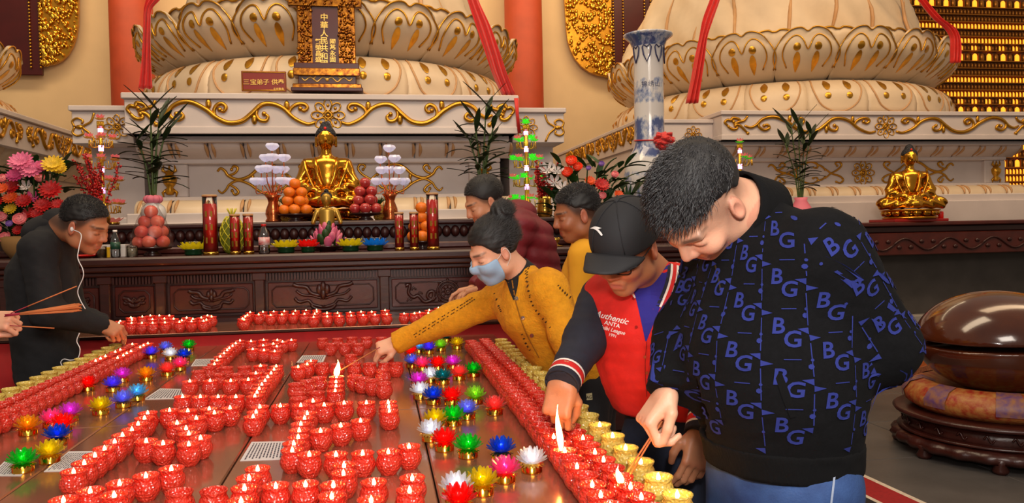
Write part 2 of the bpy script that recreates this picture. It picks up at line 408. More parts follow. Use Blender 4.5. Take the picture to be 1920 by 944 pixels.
def cornice_piece(w, h, out, down=True):
    b = MB()
    def fn(u, v, off):
        x = (u-.5)*w; e = 1-abs(2*u-1)**4; a = v*PI/2
        y = -(out*math.sin(a))*(.72+.28*e); z = -h*(1-math.cos(a)) if down else -h*math.sin(a)*1.0
        return (x, y+off*0, z)
    b.sheet(lambda u, v, off: ((u-.5)*w*.97, -out*(.75+.25*(1-(2*u-1)**6))*math.sin(v*PI*.5)-(.02 if off else 0)*0, (-h*v if down else h*(1-v))), 8, 6)
    return b
def plinth(label, X0, W, Y0, zt, wings, wing_w=.53, sx=1., depth=5.5, px_ratio=1.):
    t = thing('marble_plinth', label, 'plinth', (X0, Y0+1, 0))
    def P(o): o.matrix_parent_inverse = Matrix.Translation((-X0, -Y0-1, 0)); return o
    def part(b, n, m): return P(b.build(n, m, t))
    z = lambda q: zt-2.66+q
    b = MB(); b.box(X0-W-.02, X0+W+.02, Y0-.03, Y0+depth, z(2.605), z(2.66), bev=.008); part(b, 'top_slab', m_stone)
    b = MB(); b.box(X0-W, X0+W, Y0, Y0+depth, z(2.295), z(2.605), bev=.006); b.box(X0-W-.012, X0+W+.012, Y0-.015, Y0+depth, z(2.295), z(2.36), bev=.006); part(b, 'frieze', m_stone)
    b = MB(); b.box(X0-W+.12, X0+W-.12, Y0+.5, Y0+depth, z(1.5), z(2.3)); part(b, 'dado', m_stone)
    b = MB(); b.box(X0-W+.05, X0+W-.05, Y0+.16, Y0+depth, z(2.24), z(2.3), bev=.01); b.box(X0-W+.1, X0+W-.1, Y0+.42, Y0+depth, z(2.06), z(2.11), bev=.01); b.box(X0-W+.1, X0+W-.1, Y0+.36, Y0+depth, z(1.70), z(1.745), bev=.01); part(b, 'moulding', m_stone)
    b = MB(); b.box(X0-W-.02, X0+W+.02, Y0+.02, Y0+depth, 0, z(1.585), bev=.01); b.box(X0-W-.06, X0+W+.06, Y0-.04, Y0+depth, 0, z(1.5), bev=.01); part(b, 'base_slab', m_stone)
    n = round(2*W/.32); w = 2*W/n; me1 = me2 = None
    for k in range(n):
        x = X0-W+w*(k+.5)
        for nm, zz, yy, hh, oo, dn in (('cornice_petal', 2.24, Y0+.44, .14, .22, False), ('base_petal', 1.585, Y0+.38, .13, .26, True)):
            if (me1 if dn else me2) is None:
                bb = MB()
                if not dn:
                    bb.sheet(lambda u, v, off: ((u-.5)*w*.96, -oo*math.sin(v*PI/2)*(.8+.2*(1-(2*u-1)**6)), .0-hh*(1-v)-.02*(1-(2*u-1)**2)*0), 8, 5)
                else:
                    bb.sheet(lambda u, v, off: ((u-.5)*w*.96, -oo*math.sin(v*PI/2)**.8*(.82+.18*(1-(2*u-1)**6)), hh*math.cos(v*PI/2)), 8, 6)
                o = bb.build(nm, m_cream if dn else m_stone, t)
                e = .012
                for q in (-.38, .42):
                    bb = MB(); bb.tube([((q+.05*math.sin(vv*3))*w, -oo*math.sin(vv*PI/2)**(.8 if dn else 1)*(.95 if abs(q) < .4 else .9)-.004, hh*math.cos(vv*PI/2) if dn else -hh*(1-vv)) for vv in np.linspace(.15, .95, 7)], [e*.5, e, e*1.4, e*1.5, e*1.4, e, e*.5], 5); bb.build('tan_vein', m_tan, o)
                if dn: me1 = o
                else: me2 = o
            else: o = copy_tree(me1 if dn else me2); o.parent = t
            o.matrix_parent_inverse = Matrix.Translation((-X0, -Y0-1, 0)); o.location = (x, yy, z(zz))
    for s in (-1, 1):
        b = MB(); xx = X0+s*(W-.26); b.box(xx-.16, xx+.16, Y0+.44, Y0+.6, z(1.745), z(2.06), bev=.01); part(b, 'pilaster', m_stone)
        b = MB(); b.lathe([(.03, -.13), (.05, -.1), (.03, -.06), (.06, -.02), (.07, .03), (.04, .06), (.03, .1)], 10, (xx, Y0+.43, z(1.9)))
        for a in (-.06, 0, .06): b.tube([(xx+a*.4, Y0+.42, z(1.98)), (xx+a, Y0+.42, z(2.0)), (xx+a*.8, Y0+.42, z(2.05))], [.014, .016, .006], 5)
        for a in (-.05, .05): b.tube([(xx+a*.6, Y0+.42, z(1.82)), (xx+a*1.3, Y0+.42, z(1.79)), (xx+a*1.1, Y0+.42, z(1.75))], [.014, .014, .006], 5)
        part(b, 'gold_vase_ornament', m_gold)
    h = thing; dummy = t
    class PP: pass
    n0 = set(t.children)
    scrolls(t, X0, W, Y0, z(2.465), .135)
    b = MB(); rosette(b, X0, Y0-.004, z(2.465), .155); b.build('gold_rosette', m_gold, t)
    scrolls(t, X0, W*.98, Y0+.5, z(1.905), .145, pts=DADO, leaves=[(448, 322), (448, 336)], ref=(617, 385, 329, 34), rad=.017, name='dado_scroll')
    b = MB(); rosette(b, X0, Y0+.49, z(1.905), .17); b.build('dado_rosette', m_gold, t)
    for s in wings:
        x0, x1 = sorted((X0+s*W, X0+s*(W+wing_w))); y = Y0+.27
        b = MB(); b.box(x0-(.02 if s < 0 else 0), x1+(.02 if s > 0 else 0), y-.03, Y0+depth, z(2.535), z(2.585), bev=.008); b.box(x0, x1, y, Y0+depth, z(2.24), z(2.535), bev=.006); b.build('wing_block', m_stone, t)
        b = MB(); b.box(x0+.03, x1-.03, y+.4, Y0+depth, 0, z(2.25)); b.box(x0, x1, y+.05, Y0+depth, 0, z(1.56), bev=.01); b.build('wing_pedestal', m_stone, t)
        b = MB(); rosette(b, X0+s*(W+wing_w*.27), y-.004, z(2.39), .115); b.build('wing_rosette', m_gold, t)
        b = MB(); q = X0+s*(W+wing_w*.82)
        for c in ([(-.1, .13), (-.07, .05), (0, 0), (-.06, -.06), (-.1, -.14)], [(.07, 0), (.09, .05), (.05, .08), (0, .06), (.01, .03)], [(.07, 0), (.09, -.05), (.05, -.08), (0, -.06), (.01, -.03)]):
            b.tube(spline([(q+s*p[0], y-.006, z(2.39)+p[1]) for p in c], 4), .011, 5)
        b.ball((q+s*.03, y, z(2.39)), (.04, .02, .022), 6, 5); b.build('wing_cloud_ornament', m_gold, t)
    for o in t.children:
        if o not in n0: o.matrix_parent_inverse = Matrix.Translation((-X0, -Y0-1, 0))
    return t
plinth('central white marble plinth with gold scroll frieze, behind the altar', -.43, 1.767, 7.6, 2.66, (-1, 1), depth=5)
pr = plinth('right white marble plinth with gold scroll frieze, behind the gold figure', 6.47, 2.23, 9.4, 2.80, (-1,), wing_w=1.0, depth=5.0)
# long side faces of the neighbouring plinths, running back towards the wall
def side_band(t, X, Ya, Yb, zt, s):
    """frieze on a face that runs along y; s = direction the face looks"""
    L = Yb-Ya; n0 = set(t.children); T = Matrix.Translation(t.location).inverted()
    for k in range(2):
        a = Ya+.1+k*L/2; w = L/4-.05
        scrolls(t, 0, w, 0, zt-.195, .13, xdir=(0, 1, 0), org=(X+s*.006, a+w, 0), name='side_scroll')
        b = MB(); rosette(b, X+s*.004, a+w, zt-.195, .13, nx=(0, 1, 0), ny=(s, 0, 0)); b.build('side_rosette', m_gold, t)
    for o in t.children:
        if o not in n0: o.matrix_parent_inverse = T
side_band(pr, 3.24, 9.7, 13.5, 2.74, -1)
Xl = -3.72
pl = thing('marble_plinth', 'left marble plinth seen from its side, behind the flower arrangement', 'plinth', (Xl-2, 10, 0))
TI = Matrix.Translation(pl.location).inverted()
def lpart(b, n, m): o = b.build(n, m, pl); o.matrix_parent_inverse = TI; return o
b = MB(); b.box(Xl-5.2, Xl+.03, 7.0, 13.4, 2.645, 2.70, bev=.008); lpart(b, 'top_slab', m_stone)
b = MB(); b.box(Xl-5.2, Xl, 7.05, 13.4, 2.33, 2.645, bev=.006); lpart(b, 'frieze', m_stone)
b = MB(); b.box(Xl-5.2, Xl-.4, 7.3, 13.4, 1.5, 2.33); lpart(b, 'dado', m_stone)
b = MB(); b.box(Xl-5.2, Xl-.04, 7.1, 13.4, 0, 1.6, bev=.01); lpart(b, 'base_slab', m_stone)
for k in range(16):
    bb = MB(); w = .38
    bb.sheet(lambda u, v, off: (.3*math.sin(v*PI/2)*(.8+.2*(1-(2*u-1)**6)), (u-.5)*w*.96, -.2*(1-v)), 8, 5)
    o = bb.build('cornice_petal', m_cream, pl); o.matrix_parent_inverse = TI; o.location = (Xl-.36, 7.4+k*w, 2.33)
side_band(pl, Xl, 7.2, 11.4, 2.68, 1)
# ------------------------------------------------------------------ lotus thrones
def surf_upper(R, w, z0, H):
    def fn(u, v, off):
        uu = 2*u-1; c = 1-abs(uu)**4*.22 - .06*math.exp(-(uu/.14)**2)
        ww = w*(.80+.22*math.sin(PI*min(1., v*.8+.1)))*(1 if v < .7 else 1-.10*((v-.7)/.3)**2)
        th = uu*ww; zz = z0+H*v*c
        r = R*(.80+.20*math.sin(min(1., v*1.25)*PI/2)) + .07*(1-uu*uu)*math.sin(PI*min(1, v*.9+.1)) + (.05*((v-.85)/.15)**2 if v > .85 else 0) + off
        return (r*math.sin(th), -r*math.cos(th), zz)
    return fn
def surf_lower(R, w, z0, H):
    def fn(u, v, off):       # v = 0 top, 1 bottom edge
        uu = 2*u-1; ww = w*(1.0-.0*v); th = uu*ww*(1 if v < .8 else 1-.06*(v-.8)/.2)
        r = R*(.86+.14*math.sin(min(1, v*1.2)*PI/2)) + .05*(1-uu**4)*math.sin(PI*min(1, v+.15)) + off
        zz = z0+H*(1-v**1.6) + H*.25*abs(uu)**5*v*0
        return (r*math.sin(th), -r*math.cos(th), zz)
    return fn
def patch(b, fn, cu, cv, ru, rv, tear=False, off=.014):
    pts = [fn(cu, cv, off+.012)]
    for k in range(14):
        a = 2*PI*k/14; q = 1.0
        if tear: q = 1-.55*max(0, -math.sin(a))
        pts.append(fn(cu+ru*math.cos(a)*q, cv+rv*math.sin(a), off*.4))
    b.add(pts, [(0, 1+k, 1+(k+1) % 14) for k in range(14)], True)
def throne(label, X0, Y0, R, z0, h1, h2, n=20, rot=0.):
    t = thing('lotus_throne', label, 'lotus throne', (X0, Y0, z0))
    b = MB(); b.lathe([(R*.9, 0), (R*.84, h1*.9), (R*.76, h1), (R*.78, h1+.04), (R*.92, h1+h2*.7), (R*.93, h1+h2*.85), (R*.8, h1+h2*.9)], 48); b.build('core', m_cream, t)
    w = PI/n*1.03; fu = surf_upper(R, w, h1-.03, h2); fl = surf_lower(R*.985, w, 0, h1); fb = surf_upper(R*.96, w*.95, h1, h2*.98)
    def up():
        b = MB(); b.sheet(lambda u, v, o: fu(u, v, o), 14, 9, thick=.04); p = b.build('upper_petal', m_cream, t)
        g = MB(); e = [(.03, .3), (.0, .55), (.02, .8), (.1, .95), (.25, .985), (.4, .985), (.5, .97)]
        path = e+[(1-u, v) for u, v in e[::-1][1:]]
        g.tube([fu(u, v, .012) for u, v in [(p_[0], p_[1]) for p_ in spline([(a, c, 0) for a, c in path], 4)]], .009, 5); g.build('gold_edge', m_gold, p); g = MB()
        m = [(.2, .28), (.14, .5), (.17, .7), (.25, .82), (.34, .84), (.43, .76), (.5, .6)]
        path = m+[(1-u, v) for u, v in m[::-1][1:]]
        g.tube([fu(q[0], q[1], .008) for q in spline([(a, c, 0) for a, c in path], 4)], .010, 5)
        g.build('gold_line', m_gold, p)
        for s in (-1, 1):
            g = MB(); patch(g, fu, .5+s*.155, .62, .055, .075); g.build('gold_dot', m_gold, p)
            g = MB(); patch(g, fu, .5+s*.145, .36, .055, .17, True); g.build('gold_teardrop', m_gold, p)
        return p
    def lo():
        b = MB(); b.sheet(lambda u, v, o: fl(u, v, o), 12, 8, thick=.03); p = b.build('lower_petal', m_cream, t)
        g = MB(); m = [(.12, .15), (.11, .5), (.2, .8), (.35, .93), (.5, .96)]; path = m+[(1-u, v) for u, v in m[::-1][1:]]
        g.tube([fl(q[0], q[1], .004) for q in spline([(a, c, 0) for a, c in path], 4)], .011, 5); g.build('gold_line', m_tan, p)
        for s in (-1, 1):
            g = MB(); patch(g, fl, .5+s*.17, .66, .05, .07); g.build('gold_dot', m_gold, p)
            g = MB(); patch(g, fl, .5+s*.17, .36, .06, .17, True); g.build('gold_teardrop', m_gold, p)
        return p
    def back():
        b = MB(); b.sheet(lambda u, v, o: fb(u, v, o), 10, 6, thick=.03); p = b.build('inner_petal', m_cream, t)
        g = MB(); g.tube([fb(u, .985, .01) for u in np.linspace(.02, .98, 14)], .012, 5); g.build('gold_trim', m_gold, p); return p
    for mk, off in ((up, 0), (lo, .5), (back, .5)):
        p0 = mk()
        for k in range(n):
            a = 2*PI*(k+off)/n+rot
            if k == 0: p = p0
            elif math.cos(a) < -.35: continue
            else: p = copy_tree(p0); p.parent = t
            p.rotation_euler = (0, 0, a)
    return t
throne('cream lotus throne with gold-traced petals behind the spirit tablet', -.47, 9.92, 2.15, 2.66, .46, .52, 20, .07)
throne('cream lotus throne on the right plinth with red sashes', 6.36, 12.15, 2.60, 2.80, .50, .66, 20, .0)
throne('cream lotus throne cut off by the left picture edge', -6.75, 10.6, 2.35, 2.70, .46, .62, 20, .1)
# lower folds of the robes of the seated statues above the thrones
def robe(label, X0, Y0, z0, R):
    t = thing('seated_statue', label, 'statue', (X0, Y0, z0))
    b = MB()
    def fn(u, v, off):
        a = u*2*PI; fold = .045*math.sin(a*9+3*math.sin(a*2)+v*5)+.03*math.sin(a*17+v*9)
        r = R*(1-.20*v**1.5)*(1+fold*(.4+.6*(1-v))); return (r*math.cos(a)*1.05, r*math.sin(a)*.85, v*1.3+.09*math.cos(a*8)*(1-v))
    b.sheet(fn, 120, 14); b.build('robe', m_cream, t)
    for k in range(9):
        b = MB(); a = -PI/2+(k-4)*.30; b.tube([tuple(np.array(fn((a/(2*PI)) % 1, v, 0))*1.004+np.array([0, 0, .0])+np.array([.25*v*math.sin(k*2.3), 0, 0])) for v in np.linspace(.02, .7, 8)], [.012, .02, .026, .028, .026, .022, .016, .01], 5); b.build('gold_fold_line', m_tan, t)
    b = MB(); b.lathe([(R*.55, 1.1), (R*.62, 1.7), (R*.45, 2.3), (.25, 2.5), (.22, 2.65), (.42, 2.9), (.45, 3.2), (.2, 3.5), (.02, 3.55)], 24); b.build('torso', m_cream, t)
robe('cream robe of the giant seated statue on the central lotus throne', -.47, 10.05, 3.64, 1.6)
robe('cream robe of the giant seated statue on the right lotus throne', 6.42, 12.3, 3.94, 2.22)
# ------------------------------------------------------------------ red sashes over the thrones
def sash(label, rows, Y, dY=0.):
    P = []
    for i, (xl, xr, y) in enumerate(rows):
        yy = Y+dY*i/(len(rows)-1); P.append((aty(xl, y, yy), aty(xr, y, yy)))
    L = spline([np.concatenate(p) for p in P], 5); n = len(L)
    b = MB()
    def fn(u, v, off):
        q = L[min(n-1, int(round(v*(n-1))))]; p = q[:3]*(1-u)+q[3:]*u
        return tuple(p+np.array([0, -.035*math.cos(u*PI*5+v*4)*(.5+.5*v)+(0 if off == 0 else .012), 0]))
    b.sheet(fn, 20, n-1, thick=.01)
    c = np.mean(np.array(b.v), 0); o = b.build('red_silk_drape', m_redcloth); return tag(o, label, 'sash', 'red silk sashes')
sash('red silk sash hanging down the left end of the central throne', [(284, 310, -30), (276, 301, -5), (270, 284, 16), (268, 282, 45), (265, 283, 90), (262, 285, 130), (258, 287, 166)], 7.66)
sash('red silk sash hanging down the right end of the central throne', [(868, 893, -30), (876, 898, 0), (893, 920, 50), (911, 937, 100), (925, 950, 140), (942, 966, 178)], 7.66)
b = MB(); pts = [aty(968, 184, 7.55), aty(970, 215, 7.56), aty(974, 250, 7.58)]; b.tube(pts, [.022, .016, .018], 8, flat=(1, .4)); tag(b.build('red_ribbon', m_redcloth), 'thin red ribbon hanging over the plinth corner beside the lotus tower', 'ribbon')
sash('red silk sash hanging over the left side of the right throne', [(1340, 1358, -40), (1332, 1352, -5), (1318, 1338, 35), (1312, 1326, 70), (1304, 1320, 110), (1297, 1314, 150), (1287, 1308, 194)], 9.45)
sash('red silk sash hanging over the right side of the right throne', [(1700, 1715, -40), (1718, 1736, -5), (1748, 1766, 32), (1772, 1790, 52), (1784, 1798, 70), (1785, 1800, 95), (1784, 1799, 118)], 9.5)
# ------------------------------------------------------------------ gilded aureoles on the back wall
def aureole(label, x_in, x_out, zb, s, Y=15.6):
    """s = side on which the gilded flame rim lies (+1 right)"""
    t = thing('gilded_aureole', label, 'aureole', (x_in, Y, zb))
    xr = abs(x_out-x_in); xb = xr*.36
    b = MB(); b.box(-2.2 if s > 0 else -xb, xb if s > 0 else 2.2, 0, .08, 0-.12, 4.2, bev=.01); b.build('red_board', m_darkred, t)
    poly = [(xb*s, .05)]+[(s*(xb+(xr-xb)*math.sin(min(1, k/7)*PI/2)**.8), .05+.95*(1-math.cos(k/7*PI/2))) for k in range(1, 8)]+[(s*xr*1.04, 2.2), (s*xr*.98, 4.2), (xb*s, 4.2)]
    b = MB(); b.prism(poly, .07); b.build('rim_board', m_gold, t)
    b = MB(); rr = random.Random(5)
    for k in range(620):
        z = rr.random()**1.0*3.2+.08; e = xb+(xr-xb)*min(1, (max(0, 1-(1-min(1, (z-.05)/.95))**2))**.5)
        x = xb+rr.random()*max(.03, (e-xb)); q = rr.uniform(.018, .045)
        b.ball((s*x, -.02, z), (q, q*.9, q*rr.uniform(.7, 1.7)), 6, 4)
    o = b.build('gilded_leaves', m_goldb, t); o['kind'] = 'stuff'
    b = MB()
    for x in (.97, .52) if s > 0 else (.94, .55, -.3, -.55):
        for k in range(60): b.ball((s*xb*x, -.02, .02+k*.06), .022, 6, 4)
    o = b.build('gold_beads', m_goldb, t); o['kind'] = 'stuff'
    return t
p0 = aty(38, 128, 15.6); p1 = aty(148, 60, 15.6)
aureole('gilded leaf aureole with dark red board at the upper left corner', p0[0], p1[0], p0[2], 1)
p0 = aty(1218, 150, 15.6); p1 = aty(1062, 60, 15.6)
t = aureole('gilded leaf aureole with dark red board behind the porcelain vase', p0[0]-.25, p1[0], p0[2], -1)
# ------------------------------------------------------------------ wall of small lit niches at the right
m_lamp = M('niche_lamp_glow', (255, 180, 60), emit=(255, 150, 34), es=1.7)
m_niche = M('niche_wood', (110, 62, 22), rough=.5, noise=(8, .3))
m_nicheg = M('niche_gold', (186, 120, 40), rough=.35, metal=.6)
t = thing('niche_wall', 'wall of tiny golden figurine niches lit in rows at the right edge', 'niche wall', (13.4, 15.4, 0))
XA, XB, Yn = 9.9, 16.0, 15.4
def npart(b, n, m, stuff=False):
    o = b.build(n, m, t); o.matrix_parent_inverse = Matrix.Translation((-13.4, -15.4, 0))
    if stuff: o['kind'] = 'stuff'
    return o
b = MB(); b.box(XA, XB, Yn, Yn+.2, 2.0, 6.2); npart(b, 'back_board', m_niche)
b = MB(); b.box(XA, XB, Yn-.02, Yn+.1, 0, 1.98); npart(b, 'red_panel', M('red_panel', (150, 12, 16), rough=.5))
lit = MB(); fig = MB(); div = MB(); zz = 2.05; row = 0
while zz < 6.1:
    big = row % 7 == 3; h = .20 if big else .135
    bright = row % 7 in (0, 5) or row in (1, 2)
    b = MB(); b.box(XA, XB, Yn-.11, Yn, zz-.018, zz, bev=.003); npart(b, 'shelf_slat', m_nicheg)
    p = .17 if big else .083; k = 0; x = XA+.05
    while x < XB-.03:
        r = p*.30; on = bright or (big and k % 2 == 0) or (row % 7 == 4 and k % 4 < 2)
        tgt = lit if on else fig
        tgt.lathe([(r, 0), (r, h*.5), (r*.75, h*.68), (r*.3, h*.78), (.002, h*.8)], 6, (x, Yn-.06, zz))
        div.box(x+p*.46, x+p*.54, Yn-.09, Yn, zz, zz+h*.8); x += p; k += 1
    zz += h+.018; row += 1
npart(lit, 'lit_niche_lamps', m_lamp, True); npart(fig, 'niche_figurines', m_nicheg, True); npart(div, 'niche_dividers', m_niche, True)
# ================================================================== altars
m_wood = M('dark_rosewood', (58, 20, 16), rough=.42, noise=(6, .35), bump=(25, .06), coat=.08, stretch=(1, 6, 6))
m_wood2 = M('red_rosewood', (78, 26, 18), rough=.35, noise=(8, .3), bump=(30, .08))
ALT = 1.258; RSH = 1.462
def ax_at(px, Y, py=450): return aty(px, py, Y)[0]
t = thing('altar_table', 'long carved dark rosewood altar table set with candles and offerings', 'altar table', (-.5, 5.3, 0))
TI = Matrix.Translation((.5, -5.3, 0))
def apart(b, n, m=m_wood, p=None):
    o = b.build(n, m, p or t)
    if p is None: o.matrix_parent_inverse = TI
    return o
X0, X1 = -3.6, 3.25
b = MB(); b.box(X0, X1, 5.0, 5.62, ALT-.05, ALT, bev=.012); apart(b, 'top_board')
b = MB(); b.box(X0+.02, X1-.02, 5.03, 5.6, ALT-.085, ALT-.05, bev=.008); apart(b, 'upper_moulding')
b = MB(); b.box(X0+.05, X1-.05, 5.07, 5.6, ALT-.115, ALT-.085, bev=.008); apart(b, 'lower_moulding')
b = MB(); b.box(X0+.08, X1-.08, 5.14, 5.6, .02, ALT-.1); apart(b, 'carcass')
b = MB(); b.box(X0+.08, X1-.08, 5.07, 5.6, .84, .885, bev=.01); apart(b, 'bottom_rail')
b = MB(); x = X0+.1
while x < X1-.1: b.box(x, x+.012, 5.105, 5.15, ALT-.165, ALT-.12); x += .0185
apart(b, 'tooth_fringe')['kind'] = 'stuff'
def carve(b, pts, r=.011): b.tube(spline(pts, 4), r, 6)
edges = [ax_at(p, 5.1, 540) for p in (10, 90, 197, 301, 487, 721)]; edges = [X0+.15]+edges+[edges[-1]+.80, edges[-1]+1.35, X1-.12]
for x in edges:
    b = MB(); b.box(x-.03, x+.03, 5.085, 5.15, .86, ALT-.115, bev=.006); b.box(x-.04, x+.04, 5.075, 5.15, ALT-.16, ALT-.115, bev=.004); apart(b, 'post')
for k, (xa, xb) in enumerate(zip(edges[:-1], edges[1:])):
    xa += .045; xb -= .045; w = xb-xa; c = (xa+xb)/2; z0, z1 = .90, ALT-.18
    if w < .05: continue
    b = MB(); b.box(xa, xb, 5.125, 5.15, z0, z1, bev=.004); p = apart(b, 'panel', m_wood2)
    b = MB(); i = .025; rr = [(xa+i, z0+i*2), (xa+i*2, z0+i), (xb-i*2, z0+i), (xb-i, z0+i*2), (xb-i, z1-i*2), (xb-i*2, z1-i), (xa+i*2, z1-i), (xa+i, z1-i*2), (xa+i, z0+i*2)]
    b.tube([(q[0], 5.122, q[1]) for q in rr], .005, 5, caps=False); b.build('border_bead', m_wood, p)
    b = MB(); zc = (z0+z1)/2; s = .2*(w/.73) if w < .73 else .2; Y = 5.118
    if k == 6:       # wheel between two dragons
        R = .068
        for q in (R, R*.72, R*.22): b.tube([(c+q*math.cos(a), Y, zc+q*math.sin(a)) for a in np.linspace(0, 2*PI, 21)], .008, 6, caps=False)
        for a in np.linspace(0, 2*PI, 9)[:-1]:
            b.tube([(c+R*.2*math.cos(a), Y, zc+R*.2*math.sin(a)), (c+R*math.cos(a), Y, zc+R*math.sin(a))], .006, 5); b.ball((c+R*1.14*math.cos(a), Y, zc+R*1.14*math.sin(a)), .009, 6, 4)
        for g in (-1, 1):
            carve(b, [(c+g*q[0], Y, zc+q[1]) for q in ((.08, -.03), (.1, -.05), (.13, -.03), (.12, .0), (.09, .0), (.1, -.045), (.15, -.06), (.19, -.02), (.22, -.03), (.25, .0), (.24, .05), (.27, .045))], .013)
            for q in ((.2, .02), (.16, -.01), (.23, -.05)): carve(b, [(c+g*q[0], Y, zc+q[1]), (c+g*(q[0]+.02), Y, zc+q[1]+.012), (c+g*(q[0]+.03), Y, zc+q[1]-.005)], .006)
    elif k in (7, 8):     # peony with ribbons
        for ring, n, q in ((.062, 9, .022), (.036, 6, .02), (.0, 1, .02)):
            for j in range(n): a = 2*PI*j/n; b.ball((c+ring*1.1*math.cos(a), Y, zc+ring*math.sin(a)), (q, .012, q), 7, 5)
        for g in (-1, 1): carve(b, [(c+g*q[0], Y, zc+q[1]) for q in ((.09, -.02), (.13, -.04), (.15, .0), (.18, .02), (.2, -.02), (.23, -.03), (.25, .02), (.22, .04))], .01)
    else:                 # lotus with bending leaves
        for g in (-1, 1):
            carve(b, [(c+g*s*q[0], Y, zc+s*q[1]) for q in ((0, -.4), (.35, -.3), (.5, -.15), (.8, -.2), (.95, -.05))], .011)
            carve(b, [(c+g*s*q[0], Y, zc+s*q[1]) for q in ((.1, 0), (.4, .1), (.55, .3), (.85, .35), (1.0, .42))], .014)
            carve(b, [(c+g*s*q[0], Y, zc+s*q[1]) for q in ((.05, -.1), (.35, .0), (.7, .05), (.9, .2))], .009)
        for q, a in ((.0, .3), (-.13, .2), (.13, .2), (0, .05)): b.ball((c+s*q, Y, zc+s*a), (s*.11, .014, s*.2), 7, 5)
        carve(b, [(c+s*.4*math.cos(a), Y, zc-s*.3+s*.18*math.sin(a)) for a in np.linspace(PI, 2*PI, 7)], .012)
    o = b.build('carving', m_wood, p); o['kind'] = 'stuff'
# rear shelf standing on the altar's back half
t = thing('altar_shelf', 'raised dark wooden shelf at the back of the altar with petal moulding', 'shelf', (-.5, 6.1, 0)); TI = Matrix.Translation((.5, -6.1, 0))
b = MB(); b.box(X0, X1, 5.66, 6.9, RSH-.035, RSH, bev=.01); apart(b, 'top_board')
b = MB(); b.box(X0+.02, X1-.02, 5.72, 6.9, .02, RSH-.03); apart(b, 'carcass')
b = MB(); b.box(X0, X1, 5.66, 5.8, ALT+.0, ALT+.045, bev=.01); apart(b, 'lower_moulding', m_wood2)
b = MB(); b.ball((0, 0, 0), (.033, .035, .042), 8, 6); pet = apart(b, 'moulding_petal'); k = 0; x = X0+.05
while x < X1-.02:
    if k == 0: o = pet
    elif ax_at(140, 5.7) < x < ax_at(1120, 5.7): o = pet.copy(); COL.objects.link(o)
    o.location = (x, 5.70, RSH-.085); x += .062; k += 1
# right hand altar, further back
t = thing('altar_table', 'dark carved altar along the right wall under the seated gold figure', 'altar table', (6.5, 9.0, 0)); TI = Matrix.Translation((-6.5, -9.0, 0))
RA = 1.372
b = MB(); b.box(3.4, 10, 8.68, 9.3, RA-.05, RA, bev=.012); apart(b, 'top_board', m_wood2)
b = MB(); b.box(3.5, 10, 8.76, 9.3, RA-.13, RA-.05, bev=.012); apart(b, 'moulding')
b = MB(); b.box(3.5, 10, 8.72, 9.3, RA-.4, RA-.13, bev=.01); apart(b, 'frieze', m_wood2)
b = MB()
for k in range(9):
    xx = 4.3+k*.6; c = [(xx+q*.6, 8.715, RA-.27+.07*math.sin(q*2*PI)) for q in np.linspace(0, 1, 13)]; b.tube(c, .014, 6)
    for q in (.12, .38, .62, .88): b.ball((xx+q*.6, 8.715, RA-.27-.05*math.sin(q*2*PI)), (.035, .016, .025), 6, 5)
apart(b, 'vine_carving')['kind'] = 'stuff'
b = MB(); b.box(3.5, 10, 9.05, 9.3, .217, RA-.3); apart(b, 'back_panel', M('dark_stone_panel', (74, 68, 64), rough=.6, noise=(4, .25)))
b = MB(); b.box(3.2, 11, 8.88, 9.36, 0, .215, bev=.01); tag(b.build('stone_step', M('pale_step_stone', (150, 142, 136), rough=.55, noise=(5, .15))), 'long pale stone step at the foot of the right altar', 'step')
# ================================================================== things on the altars
m_red = M('candle_red', (226, 26, 16), rough=.4)
m_glass = thin_glass('clear_glass', (235, 235, 230))
m_brass = M('polished_brass', (206, 160, 70), rough=.22, metal=1.)
def tube_candle(label, px, Y, h, r, full=.85):
    o = thing('tube_candle', label, 'candle', (ax_at(px, Y), Y, ALT), group='red glass tube candles on the altar')
    b = MB(); b.lathe([(r*.98, .012), (r*.98, h)], 20); me = b.build('glass_tube', m_glass, o)
    b = MB(); b.lathe([(.001, .012), (r*.9, .012), (r*.9, h*full), (r*.8, h*full+.004), (.001, h*full)], 20); b.build('red_wax', m_red, o)
    b = MB(); b.lathe([(r*1.06, 0), (r*1.06, .014), (r, .02)], 20); b.build('gold_foot', m_brass, o)
    b = MB(); b.lathe([(r*1.02, h-.008), (r*1.04, h), (r*.94, h+.004), (r*.94, h-.006)], 20); b.build('rim', m_tan, o)
    b = MB()
    for k in range(3):
        zz = h*(.2+.22*k)
        for a in (-1.9, -1.2): b.box(-.006, .006, -.001, .001, 0, .035, X=Matrix.Translation((r*.995*math.cos(a), r*.995*math.sin(a), zz)) @ Matrix.Rotation(a+PI/2, 4, 'Z'))
    b.build('gold_print', m_brass, o)['kind'] = 'stuff'
    return o
tube_candle('tallest red tube candle, left end of the altar beside netted fruit', 395, 5.13, .365, .044)
tube_candle('short red tube candle in front of the netted green fruit', 441, 5.13, .245, .031, .93)
tube_candle('short red tube candle between netted fruit and water bottle', 466, 5.13, .245, .031, .93)
tube_candle('short red tube candle right of the copper vase, leftmost of that trio', 749, 5.12, .24, .029, .93)
tube_candle('short red tube candle in front of the orange pile', 777, 5.12, .24, .029, .93)
tube_candle('tall red tube candle beside the shaved-head man in burgundy', 812, 5.12, .36, .039, .88)
